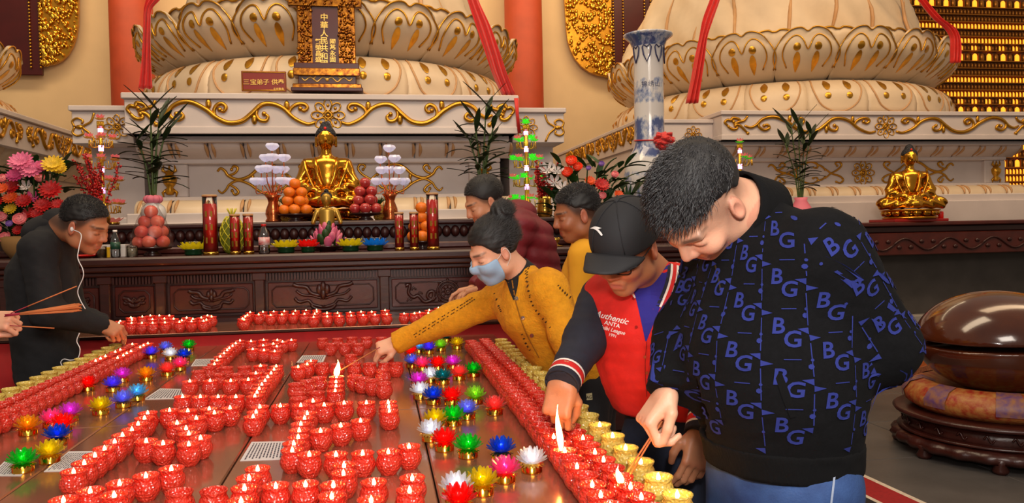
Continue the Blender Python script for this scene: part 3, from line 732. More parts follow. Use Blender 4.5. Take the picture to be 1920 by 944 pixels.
# bottles
def bottle(label, px, Y, h, r, cap, lab):
    o = thing('water_bottle', label, 'bottle', (ax_at(px, Y), Y, ALT), group='water bottles')
    pr = [(r*.9, 0), (r, .01), (r, h*.28), (r*.94, h*.31), (r, h*.34), (r, h*.62), (r*.9, h*.7), (r*.5, h*.86), (r*.38, h*.9), (r*.38, h*.95)]
    b = MB(); b.lathe(pr, 18); b.build('bottle_body', thin_glass('bottle_plastic', (225, 232, 238), .7, .08), o)
    b = MB(); b.lathe([(r*.46, h*.92), (r*.46, h), (.001, h)], 14); b.build('cap', cap, o)
    b = MB(); b.lathe([(r*1.02, h*.3), (r*1.02, h*.56)], 18); b.build('paper_band', lab, o)
bottle('small water bottle with white cap and green band beside the bent man', 216, 5.1, .165, .027, M('white_plastic', (235, 235, 232), rough=.4), M('green_label', (24, 70, 52), rough=.4))
bottle('water bottle with red cap and red-white band beside tube candles', 495, 5.12, .185, .034, M('red_plastic', (180, 20, 24), rough=.4), M('red_white_label', (200, 40, 44), rough=.45, noise=(30, .1), col2=(230, 225, 225)))
# little boxes and jars by the left man
def boxthing(name, label, cat, px, Y, w, d, h, m, parts=()):
    o = thing(name, label, cat, (ax_at(px, Y), Y, ALT)); b = MB(); b.box(-w/2, w/2, -d/2, d/2, 0, h, bev=.003); b.build('carton', m, o)
    b = MB(); b.box(-w/2-.001, w/2+.001, -d/2-.001, d/2+.001, h*.82, h+.002, bev=.001); b.build('lid', m, o)
boxthing('tissue_box', 'low white carton behind the small water bottle', 'box', 208, 5.25, .19, .1, .075, M('white_card', (214, 206, 200), rough=.7))
boxthing('yellow_lighter', 'small yellow lighter in front of white carton', 'lighter', 202, 5.14, .02, .012, .06, M('yellow_plastic', (232, 180, 20), rough=.3))
def jar(label, px, fill):
    o = thing('glass_jar', label, 'jar', (ax_at(px, 5.13), 5.13, ALT)); b = MB(); b.lathe([(.03, 0), (.032, .006), (.032, .062), (.03, .068)], 18); b.build('glass_wall', m_glass, o)
    b = MB(); b.lathe([(.001, .004), (.029, .004), (.029, .05), (.001, .053)], 16); b.build('contents', fill, o)
jar('squat glass jar of brown incense powder beside yellow lighter', 189, M('incense_powder', (86, 60, 30), rough=.9, noise=(90, .4)))
jar('squat glass jar of grey ash between bottle and peach pile', 247, M('ash', (150, 138, 120), rough=.9, noise=(90, .3)))
b = MB(); b.lathe([(.05, 0), (.09, .012), (.1, .02), (.09, .018), (.001, .01)], 20, (ax_at(150, 5.14), 5.14, ALT)); tag(b.build('red_saucer', m_red), 'red saucer on the altar in front of bent man\'s face', 'saucer')
# fruit piles: a footed plate and single fruits
m_plate = M('dark_plate', (46, 16, 14), rough=.3, coat=.5)
m_leaf = M('leaf_green', (38, 74, 26), rough=.5, noise=(14, .35))
def fruit(kind, r):
    b = MB()
    prof = [(.001, -r*.86)]+[(r*math.cos(a), r*math.sin(a)*(.95 if kind != 'orange' else .9)) for a in np.linspace(-1.25, 1.25, 9)]+[(r*.12, r*.84), (.001, r*.74)]
    b.lathe(prof, 12); return b
FM = {'orange': M('orange_skin', (236, 120, 16), rough=.4, noise=(6, .15), bump=(160, .25)), 'apple': M('apple_skin', (150, 24, 34), rough=.25, noise=(16, .3), col2=(196, 70, 60), coat=.3), 'peach': M('peach_skin', (224, 112, 84), rough=.45, noise=(9, .2), col2=(196, 56, 60))}
def pile(kind, where, px, Y, z, r, layers, plate_r):
    X = ax_at(px, Y); o = thing('fruit_plate', 'dark footed plate under the %s' % where, 'plate', (X, Y, z))
    b = MB(); b.lathe([(plate_r*.45, 0), (plate_r*.42, .012), (plate_r*.25, .03), (plate_r*.9, .045), (plate_r, .055), (plate_r*.92, .056), (.001, .05)], 24); b.build('dish', m_plate, o)
    me = None; zz = z+.052+r*.85
    for li, n in enumerate(layers):
        R = 0 if n == 1 else r*1.02/math.sin(PI/n) if n > 2 else r*1.02
        order = sorted(range(n), key=lambda k: round(R*math.cos(2*PI*k/n+li*.6-PI/2), 4))
        for k in range(n):
            a = 2*PI*k/n+li*.6-PI/2
            if me is None: f = fruit(kind, r).build(kind, FM[kind]); me = f; fs = MB(); fs.tube([(0, 0, r*.72), (.004, 0, r*.95)], .004, 5); fs.build('stem', m_leaf, f); f2 = f
            else: f2 = copy_tree(me)
            f2.location = (X+R*math.cos(a), Y+R*math.sin(a), zz); f2.rotation_euler = (.2*math.sin(k*3), .2*math.cos(k*5), k*1.3)
            lvl = ('bottom layer', 'second layer', 'third layer', 'top')[min(3, li)] if li < len(layers)-1 else 'very top'
            tag(f2, '%s, %s%s, %s' % ({'orange': 'orange', 'apple': 'apple', 'peach': 'apple'}[kind], lvl, '' if n == 1 else ', %s from left' % ('1st', '2nd', '3rd', '4th', '5th', '6th')[order.index(k)], where), 'fruit', where)
        zz += r*1.5
pile('peach', 'plastic-wrapped fruit pile left of the tall candle', 285, 5.28, ALT, .042, (5, 4, 2, 1), .12)
pile('orange', 'orange pyramid left of the big gold figure', 556, 5.85, RSH, .041, (6, 4, 3, 1), .125)
pile('apple', 'red apple pyramid right of the big gold figure', 687, 5.85, RSH, .041, (6, 4, 3, 1), .125)
pile('orange', 'orange pile behind the right short candles', 792, 5.34, ALT, .042, (4, 3, 1, 1), .10)
# plastic wrap cone around the left pile
b = MB(); X = ax_at(285, 5.28); b.lathe([(.125, .06), (.12, .12), (.085, .22), (.045, .3), (.05, .33)], 18, (X, 5.28, ALT), lobes=(7, .03)); tag(b.build('plastic_wrap', thin_glass('plastic_film', (250, 250, 250), .92, .3, .35)), 'clear plastic film wrapped round the pink-red fruit pile', 'plastic wrap')
# netted fruit
o = thing('netted_fruit', 'green-yellow fruit in a plastic net behind short red candles', 'fruit', (ax_at(436, 5.34), 5.34, ALT+.02))
b = MB(); b.lathe([(.03, -.02), (.05, -.005), (.068, .04), (.072, .09), (.06, .15), (.03, .2), (.004, .22)], 18); b.build('fruit_body', M('pomelo_skin', (120, 128, 30), rough=.5, noise=(8, .3)), o)
b = MB()
for s in (-1, 1):
    for k in range(9):
        b.tube([((.074*math.sin(PI*(.12+.8*v))**.6+.002)*math.cos(2*PI*k/9+s*v*2.4), (.074*math.sin(PI*(.12+.8*v))**.6+.002)*math.sin(2*PI*k/9+s*v*2.4), -.01+.23*v) for v in np.linspace(0, 1, 12)], .003, 4)
for k in range(6): b.tube([(0, 0, .21), (.02*math.cos(k), .02*math.sin(k), .25), (.03*math.cos(k), .03*math.sin(k), .27)], .004, 4)
b.build('net', M('yellow_net', (206, 196, 40), rough=.5), o)['kind'] = 'stuff'
# pineapples
for px, nm in ((537, 'beside the orange pyramid'), (712, 'between apple pyramid and copper vase')):
    o = thing('pineapple', 'small pineapple '+nm, 'fruit', (ax_at(px, 6.06), 6.06, RSH), group='pineapples')
    b = MB(); b.lathe([(.025, 0), (.04, .02), (.046, .06), (.04, .1), (.015, .125)], 14); b.build('fruit_body', M('pineapple_skin', (190, 140, 40), rough=.6, bump=(110, .8, 'voronoi'), noise=(60, .4)), o)
    b = MB()
    for k in range(14): a = k*2.4; q = .012+.002*k; b.tube([(0, 0, .12), (q*.8*math.cos(a), q*.8*math.sin(a), .15), (q*2*math.cos(a), q*2*math.sin(a), .165+.02*(14-k)/14)], [.006, .005, .001], 4)
    b.build('crown', m_leaf, o)['kind'] = 'stuff'
# ------------------------------------------------------------------ lotus lamps (altar and tables)
def lotus_ring(n, r0, r1, h0, h1, wid, cup=.0):
    """one ring of pointed petals joined at the centre"""
    v = [(0, 0, h0*.6)]; f = []
    for k in range(n):
        a = 2*PI*k/n; e = (math.cos(a), math.sin(a)); g = (-e[1], e[0]); b0 = len(v)
        rows = [(.25, .35, .0), (.55, .9, .25), (.82, .75, .7), (.97, .3, .97)]
        for q, w, t in rows:
            rr = r0+(r1-r0)*q; z = h0+(h1-h0)*t
            for s, dz in ((-1, .12), (0, -.05), (1, .12)): v.append((e[0]*rr+g[0]*s*w*wid, e[1]*rr+g[1]*s*w*wid, z+dz*wid))
        v.append((e[0]*r1, e[1]*r1, h1*1.02))
        f += [(0, b0+1, b0), (0, b0+2, b0+1)]
        for j in range(3):
            for i in range(2): p = b0+j*3+i; f.append((p, p+1, p+4, p+3))
        f += [(b0+9, b0+10, b0+12), (b0+10, b0+11, b0+12)]
    return MB().add(v, f, False)
def crystal(name, col):
    if name in MATS: return MATS[name]
    m = glow_glass(name, col, .5, .04, .05); nt = m.node_tree; b = nt.nodes['Principled BSDF']; b.inputs['Coat Weight'].default_value = 1; b.inputs['Coat IOR'].default_value = 1.9; b.inputs['Coat Roughness'].default_value = .03
    out = nt.nodes['Material Output']; src = out.inputs[0].links[0].from_socket; t = nt.nodes.new('ShaderNodeBsdfTransparent'); t.inputs[0].default_value = (*[min(1, v*1.0+.12) for v in lin(col)], 1)
    mx = nt.nodes.new('ShaderNodeMixShader'); mx.inputs[0].default_value = .36; nt.links.new(src, mx.inputs[1]); nt.links.new(t.outputs[0], mx.inputs[2]); nt.links.new(mx.outputs[0], out.inputs[0]); return m
LOTUS_COL = {'red': (236, 24, 20), 'green': (20, 200, 50), 'yellow': (216, 196, 20), 'blue': (20, 84, 210), 'violet': (112, 84, 232), 'pink': (236, 84, 160), 'magenta': (216, 72, 212), 'white': (222, 226, 234), 'teal': (10, 130, 140), 'salmon': (232, 92, 88), 'lime': (160, 214, 60), 'cyan': (110, 190, 226), 'lavender': (130, 140, 226), 'amber': (226, 166, 24)}
_lp = {}
def lotus_proto(c):
    if c in _lp: return _lp[c]
    m = crystal('lotus_'+c, LOTUS_COL[c])
    o = thing('lotus_lamp', 'x', 'lotus lamp', (0, 0, -5)); g = m_goldb
    b = MB(); b.lathe([(.0265, 0), (.0265, .003), (.0258, .004), (.0258, .018), (.022, .021), (.001, .022)], 18); b.build('gold_base', g, o)
    lotus_ring(16, .01, .033, .020, .017, .0042).build('gold_fringe', g, o)
    lotus_ring(10, .004, .041, .023, .036, .0118).build('outer_petals', m, o); r = lotus_ring(10, .003, .035, .024, .050, .0105).build('middle_petals', m, o); r.rotation_euler = (0, 0, .31)
    lotus_ring(8, .002, .024, .025, .058, .0088).build('inner_petals', m, o); r = lotus_ring(5, .002, .011, .027, .060, .006).build('bud_petals', m, o); r.rotation_euler = (0, 0, .5)
    b = MB(); b.ball((0, 0, .036), .0065, 7, 5); b.build('led_bulb', M('led_'+c, (255, 255, 255), emit=tuple(min(255, v*.6+110) for v in LOTUS_COL[c]), es=22), o)
    _lp[c] = [o, False]; return _lp[c]
def lotus_lamp(c, loc, label, s=1., group='crystal lotus lamps'):
    p = lotus_proto(c); o = p[0] if not p[1] else copy_tree(p[0]); p[1] = True
    o.location = tuple(map(float, loc)); o.scale = (s, s, s); o.rotation_euler = (0, 0, random.uniform(0, 6)); return tag(o, label, 'lotus lamp', group)
for c, px, nm in (('yellow', 362, 'left of the tallest red candle'), ('yellow', 536, 'right of the red-capped bottle'), ('red', 577, 'left of the small figure on pink petals'), ('yellow', 657, 'right of the small figure on pink petals'), ('blue', 703, 'on the altar before the copper vase')):
    o = thing('bowl_lamp', '%s acrylic lotus bowl lamp %s' % (c, nm), 'lotus lamp', (ax_at(px, 5.22), 5.22, ALT), group='acrylic lotus bowls on the altar')
    m = glow_glass('bowl_'+c, LOTUS_COL[c] if c != 'blue' else (16, 120, 220), .4, .15, .12); s = .8 if c == 'red' else 1
    lotus_ring(14, .02*s, .094*s, .03, .062, .022).build('outer_petals', m, o); r = lotus_ring(12, .02*s, .075*s, .035, .082, .02).build('inner_petals', m, o); r.rotation_euler = (0, 0, .2)
    b = MB(); b.lathe([(.045*s, 0), (.055*s, .01), (.05*s, .03), (.065*s, .038), (.001, .036)], 20); b.build('green_base', M('green_acrylic', (20, 56, 30), rough=.2), o)
    b = MB(); b.lathe([(.045*s, .05), (.05*s, .085), (.046*s, .085), (.001, .06)], 18); b.build('cup', m_glass, o)
# ------------------------------------------------------------------ gilded seated figures
def buddha_sdf(P):
    d = s_ell(P, (0, 0, .34), (.13, .095, .17)); d = smin(d, s_ell(P, (0, .01, .46), (.165, .085, .07)), .06)
    for s in (-1, 1):
        d = smin(d, s_cap(P, (s*.155, .01, .46), (s*.21, -.02, .30), .05, .045), .04); d = smin(d, s_cap(P, (s*.21, -.02, .30), (s*.05, -.15, .225), .042, .03), .03)
        d = smin(d, s_cap(P, (s*.09, -.02, .185), (s*.29, -.06, .17), .075, .062), .05); d = smin(d, s_cap(P, (s*.29, -.06, .165), (-s*.02, -.19, .155), .052, .035), .03)
    d = smin(d, s_cap(P, (0, -.165, .215), (0, -.165, .23), .035), .02)
    d = smin(d, s_cap(P, (0, 0, .5), (0, -.005, .6), .042), .03)
    d = d+.006*np.sin(P[:, 2]*70+np.abs(P[:, 0])*50)*np.clip((.46-P[:, 2])*6, 0, 1)*np.clip((np.abs(P[:, 0])-.03)*12, 0, 1)
    return d
def buddha_head(P):
    d = s_ell(P, (0, -.01, .665), (.072, .078, .09)); d = smin(d, s_cap(P, (0, -.085, .675), (0, -.096, .645), .008, .012), .015)
    for s in (-1, 1): d = smin(d, s_cap(P, (s*.074, .005, .68), (s*.078, .005, .61), .014, .012), .01); d = smin(d, s_cap(P, (s*.015, -.08, .69), (s*.05, -.07, .693), .007, .005), .008); d = smin(d, s_ell(P, (s*.03, -.072, .676), (.018, .01, .007)), .006)
    return smin(d, s_cap(P, (-.018, -.082, .622), (.018, -.082, .622), .008), .012)
def buddha(label, X, Y, z, H, rz=0., face=(1, 1, 1)):
    k = H/.86; o = thing('gold_buddha', label, 'statue', (X, Y, z), rz, group='seated gold figures'); o.scale = (k, k, k)
    m_bg = M('polished_gold', (214, 150, 48), rough=.2, metal=1., noise=(7, .3), bump=(22, .12))
    sdf_obj('figure', lambda P: smin(buddha_sdf(P), buddha_head(P), .01), (-.38, -.26, .07), (.38, .16, .78), .0085, m_bg, o)
    v, f = sdf_mesh(lambda P: smin(smax(s_ell(P, (0, .008, .69), (.083, .083, .085)), -(P[:, 2]-.695-(P[:, 1]+.06)*-.25), .01), s_ell(P, (0, .012, .77), (.042, .042, .04)), .02), (-.1, -.1, .6), (.1, .11, .83), .007)
    mesh_np('hair_cap', v, f, M('blue_black_curls', (20, 22, 30), rough=.6, bump=(60, .9, 'voronoi')), o)
    b = MB(); b.ball((0, -.07, .745), (.012, .006, .012), 7, 5); b.build('red_jewel', m_red, o)
    for s in (-1, 1):
        b = MB(); b.tube(spline([(s*.085, -.03, .515), (s*.078, -.085, .45), (s*.062, -.108, .36), (s*.03, -.125, .28)], 5), [.010, .013, .014, .014, .014, .015, .015, .015, .015, .015, .014, .014, .013, .012, .011, .010], 7); b.build('robe_hem', m_bg, o)
        b = MB(); b.tube(spline([(s*.17, -.03, .5), (s*.15, -.1, .4), (s*.11, -.12, .3), (s*.09, -.13, .25)], 4), .011, 6); b.build('robe_fold', m_bg, o)
    b = MB(); b.tube([(.1*math.cos(t), -.1-.03*abs(math.sin(t))*0-.012, .255-.02*math.sin(t)) for t in np.linspace(0, PI, 9)], .01, 6); b.build('sash_fold', m_bg, o)
    b = MB(); b.lathe([(.27, 0), (.28, .015), (.25, .03), (.2, .045), (.24, .07), (.3, .09), (.3, .1), (.001, .11)], 28); b.build('pedestal', m_bg, o)
    pet = None
    for j in range(16):
        a = 2*PI*j/16
        if pet is None: b = MB(); b.ball((0, 0, 0), (.028, .05, .035), 8, 5); pet = q = b.build('pedestal_petal', m_bg, o)
        else: q = pet.copy(); COL.objects.link(q)
        q.location = (.265*math.cos(a), .22*math.sin(a)*1.15, .065); q.rotation_euler = (0, 0, a)
    return o
buddha('big seated gold figure with black hair between the crystal lamp trees', ax_at(616, 6.15), 6.15, RSH, .80)
buddha('seated gold figure on the right altar in front of white plinth', aty(1706, 412, 8.95)[0], 8.95, RA+.036, .98, -.35)
b = MB(); Xb = aty(1706, 412, 8.95)[0]; b.box(Xb-.36, Xb+.36, 8.72, 9.25, RA, RA+.035, bev=.006); tag(b.build('red_plinth_board', M('red_lacquer', (150, 16, 14), rough=.3)), 'flat red lacquer board under the right gold figure', 'board')
o = thing('small_red_candle', 'small red candle right of the right gold figure', 'candle', (aty(1764, 410, 8.8)[0], 8.8, RA)); b = MB(); b.lathe([(.03, 0), (.032, .1), (.028, .12), (.001, .12)], 14); b.build('red_wax', m_red, o); b = MB(); b.tube([(0, 0, .118), (0, 0, .14)], .003, 5); b.build('wick', M('wick', (220, 210, 190)), o)
# small standing figure rising from pink petals in front of the big one
m_pinkp = M('pink_petal', (196, 62, 120), rough=.5, noise=(14, .3), col2=(226, 130, 150))
o = thing('small_buddha', 'small gold figure rising from pink lotus petals on a dark plate', 'statue', (ax_at(614, 5.36), 5.36, ALT))
v, f = sdf_mesh(lambda P: smin(smin(smin(s_limb(P, (0, 0, .12), (0, 0, .262), (.046, .036), (.052, .032), (1, 0, 0)), s_ell(P, (0, -.008, .342), (.033, .036, .042)), .006), smin(s_cap(P, (-.062, 0, .262), (-.088, -.01, .19), .017, .014), s_cap(P, (.062, 0, .262), (.088, -.01, .19), .017, .014), .01), .012), s_cap(P, (0, 0, .27), (0, 0, .31), .014), .006), (-.12, -.08, .08), (.12, .08, .40), .005)
mesh_np('figure', v, f, M('old_gold', (176, 138, 56), rough=.35, metal=.7), o)
b = MB(); b.ball((0, .006, .362), (.037, .037, .03), 10, 7); b.ball((0, .006, .394), .016, 8, 5); b.build('hair_cap', MATS['blue_black_curls'], o)
b = MB(); b.lathe([(.05, 0), (.055, .01), (.1, .03), (.105, .036), (.001, .034)], 22); b.build('dish', m_plate, o)
for k in range(34):
    a = k*2.4; lv = k/34; R = .1*(1-lv*.75); b = MB(); q = .035*(1-.3*lv); b.ball((0, 0, 0), (q*.35, q*.8, q*1.25), 7, 5, X=Matrix.Rotation(a, 4, 'Z') @ Matrix.Translation((R, 0, .055+.13*lv)) @ Matrix.Rotation(.5*(1-lv), 4, 'Y')); b.build('leaf' if k % 4 == 3 else 'pink_petal', m_leaf if k % 4 == 3 else m_pinkp, o)
# ------------------------------------------------------------------ crystal lamp trees in copper vases
m_copper = M('copper', (206, 110, 62), rough=.22, metal=.9)
m_crys = glow_glass('lit_crystal', (232, 230, 246), .4, .05, .22)
cry = MB(); cry.lathe([(.008, 0), (.026, .010), (.042, .028), (.044, .036), (.036, .050), (.03, .054), (.018, .046), (.001, .05)], 10, smooth=False, lobes=(5, .16)); cry_me = None
for nm, px, pts in (('left', 514, [(510,277),(498,298),(510,297),(532,298),(490,319),(500,318),(517,320),(530,320),(480,342),(492,342),(510,341),(528,341),(543,342)]), ('right', 733, [(729,280),(713,301),(739,299),(715,321),(730,320),(748,321),(706,342),(721,342),(741,342),(757,342)])):
    Y = 5.92; X = ax_at(px, Y); o = thing('crystal_lamp_tree', 'lit crystal blossom lamp tree in a copper vase, %s of the big gold figure' % nm, 'lamp', (X, Y, RSH), group='crystal lamp trees')
    b = MB(); b.lathe([(.05, 0), (.056, .012), (.045, .03), (.055, .06), (.05, .09), (.032, .14), (.04, .17), (.058, .195), (.05, .195), (.03, .17), (.001, .16)], 20, lobes=(8, .03)); b.build('copper_vase', m_copper, o)
    for i, (x, y) in enumerate(pts):
        p = aty(x, y+6, Y+.04*math.sin(i*2.1))-np.array([X, Y, RSH])
        b = MB(); b.tube(spline([(p[0]*.1, 0, .16), (p[0]*.35, p[1]*.4, .22+.0*p[2]), (p[0]*.95, p[1], p[2]-.06), tuple(p)], 4), .0042, 5); s = b.build('branch', m_copper, o)
        if cry_me is None: c = cry.build('crystal_blossom', m_crys, o); cry_me = c.data
        else: c = link_mesh('crystal_blossom', cry_me, m_crys, o)
        c.location = p
# ------------------------------------------------------------------ potted bamboo
m_bam = M('bamboo_leaf', (44, 62, 26), rough=.5, noise=(12, .4), col2=(24, 40, 18)); m_stem = M('bamboo_stem', (70, 92, 34), rough=.45, noise=(20, .25))
def leaf_mesh(b, p, d, L, w, droop=.4):
    p = np.array(p); d = _n(d); s = _n(np.cross(d, (0, 0, 1.)) if abs(d[2]) < .95 else (1, 0, 0)); n = 5; v = []; f = []
    for k in range(n+1):
        t = k/n; c = p+d*L*t+np.array([0, 0, -droop*L*t*t]); q = w*math.sin(PI*min(1, t*.9+.08))**.8*(1 if k < n else .05)
        v += [c-s*q, c+np.array([0, 0, -w*.25]), c+s*q]
    for k in range(n):
        for i in range(2): a = k*3+i; f.append((a, a+1, a+4, a+3))
    b.add(v, f, True)
def bamboo(label, base, Y, z, stems, vase, seed, spread=1., wl=1.):
    X = ax_at(base, Y, 400); o = thing('bamboo_plant', label, 'plant', (X, Y, z), group='bamboo plants'); rr = random.Random(seed)
    nl = 0
    for (x, y) in stems:
        p = aty(x, y, Y+rr.uniform(-.06, .06))-np.array([X, Y, z]); b = MB(); h0 = vase
        path = spline([(p[0]*.12, 0, h0*.7), (p[0]*.4, p[1]*.4, h0+(p[2]-h0)*.4), tuple(p)], 6); b.tube(path, [.009-.004*k/len(path) for k in range(len(path))], 6); b.build('stem', m_stem, o)
        for k in range(11):
            t = .25+.75*k/10; q = path[min(len(path)-1, int(t*len(path)))]; a = k*2.5+rr.uniform(-.4, .4); up = .35+.9*max(0, t-.6)*2.2
            if nl < 290: b = MB(); leaf_mesh(b, q, (math.cos(a), math.sin(a)*.7, up), rr.uniform(.15, .27)*spread, .022*wl, rr.uniform(.1, .5) if t < .85 else .05); b.build('leaf', m_bam, o); nl += 1
    return o
o = bamboo('potted bamboo with pink bow left of the tallest red candle', 288, 5.9, RSH, [(282, 205), (300, 212), (258, 262), (285, 262), (312, 240)], .25, 3)
b = MB(); b.lathe([(.04, -.0), (.075, .03), (.085, .075), (.075, .12), (.04, .15), (.05, .17), (.001, .16)], 20); b.build('white_globe_pot', M('white_china', (214, 210, 208), rough=.25), o)
b = MB()
for k in range(7): a = k*.9; b.ball((.035*math.cos(a), .035*math.sin(a), .175), (.032, .032, .03), 7, 5)
b.build('pink_bow', M('pink_ribbon', (226, 120, 140), rough=.6), o)
o = bamboo('potted bamboo behind the shaved-head man in burgundy', 905, 6.1, RSH, [(889, 222), (912, 195), (930, 215), (880, 262), (918, 255)], .28, 8)
b = MB(); b.lathe([(.05, 0), (.08, .05), (.085, .12), (.05, .2), (.055, .24), (.001, .2)], 18); b.build('glass_vase', m_brass, o)
o = bamboo('potted bamboo on the right altar left of the gold figure', 1502, 8.95, RA, [(1483, 240), (1497, 235), (1520, 250), (1472, 268), (1508, 262)], .35, 12, 1.35, 1.4)
b = MB(); b.lathe([(.07, 0), (.13, .08), (.12, .2), (.07, .28), (.08, .32), (.001, .3)], 18); b.build('pink_pot', M('pink_ribbon', (226, 120, 140), rough=.6), o)
# ------------------------------------------------------------------ tiered lotus towers
def tower(label, px, Y, ztop, tiers, z, gs, seed):
    X = ax_at(px, Y, 350); o = thing('lotus_tower', label, 'lamp', (X, Y, z), group='tiered lotus towers'); g = M('yellow_gold', (216, 168, 50), rough=.25, metal=.7)
    H = ztop-z; b = MB(); b.lathe([(.07, 0), (.075, .02), (.02, .04), (.014, H*.5), (.012, H-.03)], 12); b.build('gold_stem', g, o)
    pk = glow_glass('tower_petal_pink', (240, 120, 120), .4, .2, .25); gr = glow_glass('tower_petal_green_%d' % seed, (60, 220, 40) if gs > .1 else (190, 150, 60), .4, .2, gs); led = M('tower_led', (255, 255, 255), emit=(236, 150, 255), es=3.5)
    for i, (zz, n, R) in enumerate(tiers):
        for k in range(n):
            a = 2*PI*k/n+.4*i; c = (R*math.cos(a), R*math.sin(a), zz*H)
            if n > 1: b = MB(); b.tube(spline([(0, 0, zz*H-.05), (c[0]*.7, c[1]*.7, zz*H-.06), (c[0], c[1], zz*H-.015)], 4), .004, 5); b.build('arm', g, o)
            q = lotus_ring(8, .004, .038, 0, .012, .013).build('green_calyx', gr, o); q.location = c
            q = lotus_ring(7, .003, .03, .004, .036, .012).build('lotus_bloom', pk if (k+i) % 2 or gs < .4 else gr, o); q.location = c
        b = MB(); b.lathe([(.017, zz*H-.085), (.017, zz*H-.045)], 8); b.build('led_cylinder', led, o)
        b = MB()
        for k in range(16): a = 2*PI*k/16; b.tube([(R*.7*math.cos(a)+.02*math.cos(a), R*.7*math.sin(a)+.02*math.sin(a), zz*H-.01), (R*.75*math.cos(a)+.02*math.cos(a), R*.75*math.sin(a)+.02*math.sin(a), zz*H-.06)], .0035, 4)
        b.build('bead_fringe', g, o)['kind'] = 'stuff'
TT = [(1., 1, 0), (.82, 4, .075), (.62, 6, .10), (.42, 6, .11), (.2, 6, .12)]
tower('gold tiered lotus tower with pink lamps behind the red berry branches', 192, 6.0, aty(190, 225, 6.0)[2], TT, RSH, .05, 1)
tower('tiered lotus tower with glowing green calyxes left of orange flowers', 988, 6.0, aty(988, 232, 6.0)[2], TT, RSH, .8, 2)
tower('small lotus tower with pink blooms behind the bent man\'s collar', 1388, 6.3, aty(1388, 268, 6.3)[2], [(1., 1, 0), (.78, 3, .11), (.3, 5, .12)], RSH, .3, 3)
# ------------------------------------------------------------------ flower arrangements
FC = {'pink': (226, 110, 150), 'red': (190, 16, 18), 'orange': (232, 84, 20), 'white': (226, 216, 212), 'yellow': (226, 184, 30), 'rose': (232, 130, 134), 'purple': (130, 90, 170), 'hotpink': (216, 70, 130), 'redorange': (240, 70, 30)}
_fl = {}
def bloom(kind, c):
    if (kind, c) in _fl: return _fl[kind, c]
    if kind == 'gerbera': b = lotus_ring(16, .1, 1, .1, .25, .16); b.add(*[(x.v, x.f) for x in [lotus_ring(12, .1, .7, .2, .4, .15)]][0], smooth=False)
    elif kind == 'lily': b = lotus_ring(6, .05, 1.1, -.2, .5, .3)
    else:
        b = MB()
        def fn(u, v, off):
            a = u*2*PI*3.2; r = (.15+.75*u)*(.75+.35*v); return (r*math.cos(a), r*math.sin(a), -.1+.75*v*(1-.35*u)+.05*math.sin(a*5))
        b.sheet(fn, 48, 3); b.ball((0, 0, .05), (.8, .8, .5), 10, 6)
    o = b.build('bloom', M('petal_'+c, FC[c], rough=.55, noise=(3, .25))); me = o.data; bpy.data.objects.remove(o); _fl[kind, c] = me; return me
def arrangement(label, px, Y, z, blooms, leaves, seed, pot=None):
    X = ax_at(px, Y, 440); o = thing('flower_arrangement', label, 'flowers', (X, Y, z), group='flower arrangements'); rr = random.Random(seed); c0 = np.array([X, Y, z])
    for i, (x, y, kind, c, r) in enumerate(blooms):
        p = aty(x, y, Y-.10+rr.uniform(-.06, .06))-c0; me = bloom(kind, c); R = r*Y*.86/FPX
        q = link_mesh('flower', me, None, o); q.location = p; q.scale = (R, R, R)
        d = Vector((p[0]*.6, -.8, .25+max(0, p[2])*.6)); q.rotation_mode = 'QUATERNION'; q.rotation_quaternion = d.to_track_quat('Z', 'Y')
        b = MB(); b.tube(spline([(0, 0, .05), (p[0]*.5, p[1]*.4+.05, p[2]*.6), tuple(p-np.array([0, -.02, 0]))], 4), .005, 5); b.build('stem', m_leaf, o)
    for k in range(leaves[0]):
        xa, xb, ya, yb = leaves[1:5]; p = aty(rr.uniform(xa, xb), rr.uniform(ya, yb), Y+rr.uniform(-.02, .16))-c0; b = MB()
        leaf_mesh(b, p-np.array([0, 0, .03]), (p[0]*2+rr.uniform(-.5, .5), rr.uniform(-.8, .2), rr.uniform(.1, .9)), rr.uniform(.1, .2), rr.uniform(.02, .035), .3); b.build('leaf', m_leaf, o)
    if pot: b = MB(); b.lathe([(.09, 0), (.13, .06), (.15, .13), (.13, .14), (.001, .12)], 18); b.build('pot', pot, o)
    return o
arrangement('big bouquet of pink red and yellow flowers behind the left man', 50, 5.42, ALT,
 [(40,305,'gerbera','pink',24),(60,320,'gerbera','pink',22),(30,330,'gerbera','hotpink',18),(80,312,'rose','pink',14),(100,310,'gerbera','yellow',22),(112,318,'gerbera','yellow',14),(5,336,'rose','rose',12),(75,335,'rose','rose',11),(22,352,'gerbera','red',17),(4,355,'gerbera','orange',13),(20,372,'gerbera','orange',15),(45,378,'gerbera','red',16),(95,358,'gerbera','red',22),(80,386,'gerbera','red',17),(108,385,'gerbera','red',14),(60,372,'lily','hotpink',13),(48,350,'lily','white',12),(20,393,'gerbera','yellow',13),(4,408,'rose','rose',13),(38,412,'rose','rose',15),(18,420,'rose','purple',8),(34,432,'gerbera','red',11),(10,446,'rose','rose',13),(55,400,'gerbera','red',13),(112,395,'rose','rose',10),(70,402,'gerbera','red',12),(-8,380,'gerbera','red',16),(-6,430,'rose','rose',13)],
 (170, -10, 125, 300, 450), 4, M('wicker', (150, 110, 60), rough=.8))
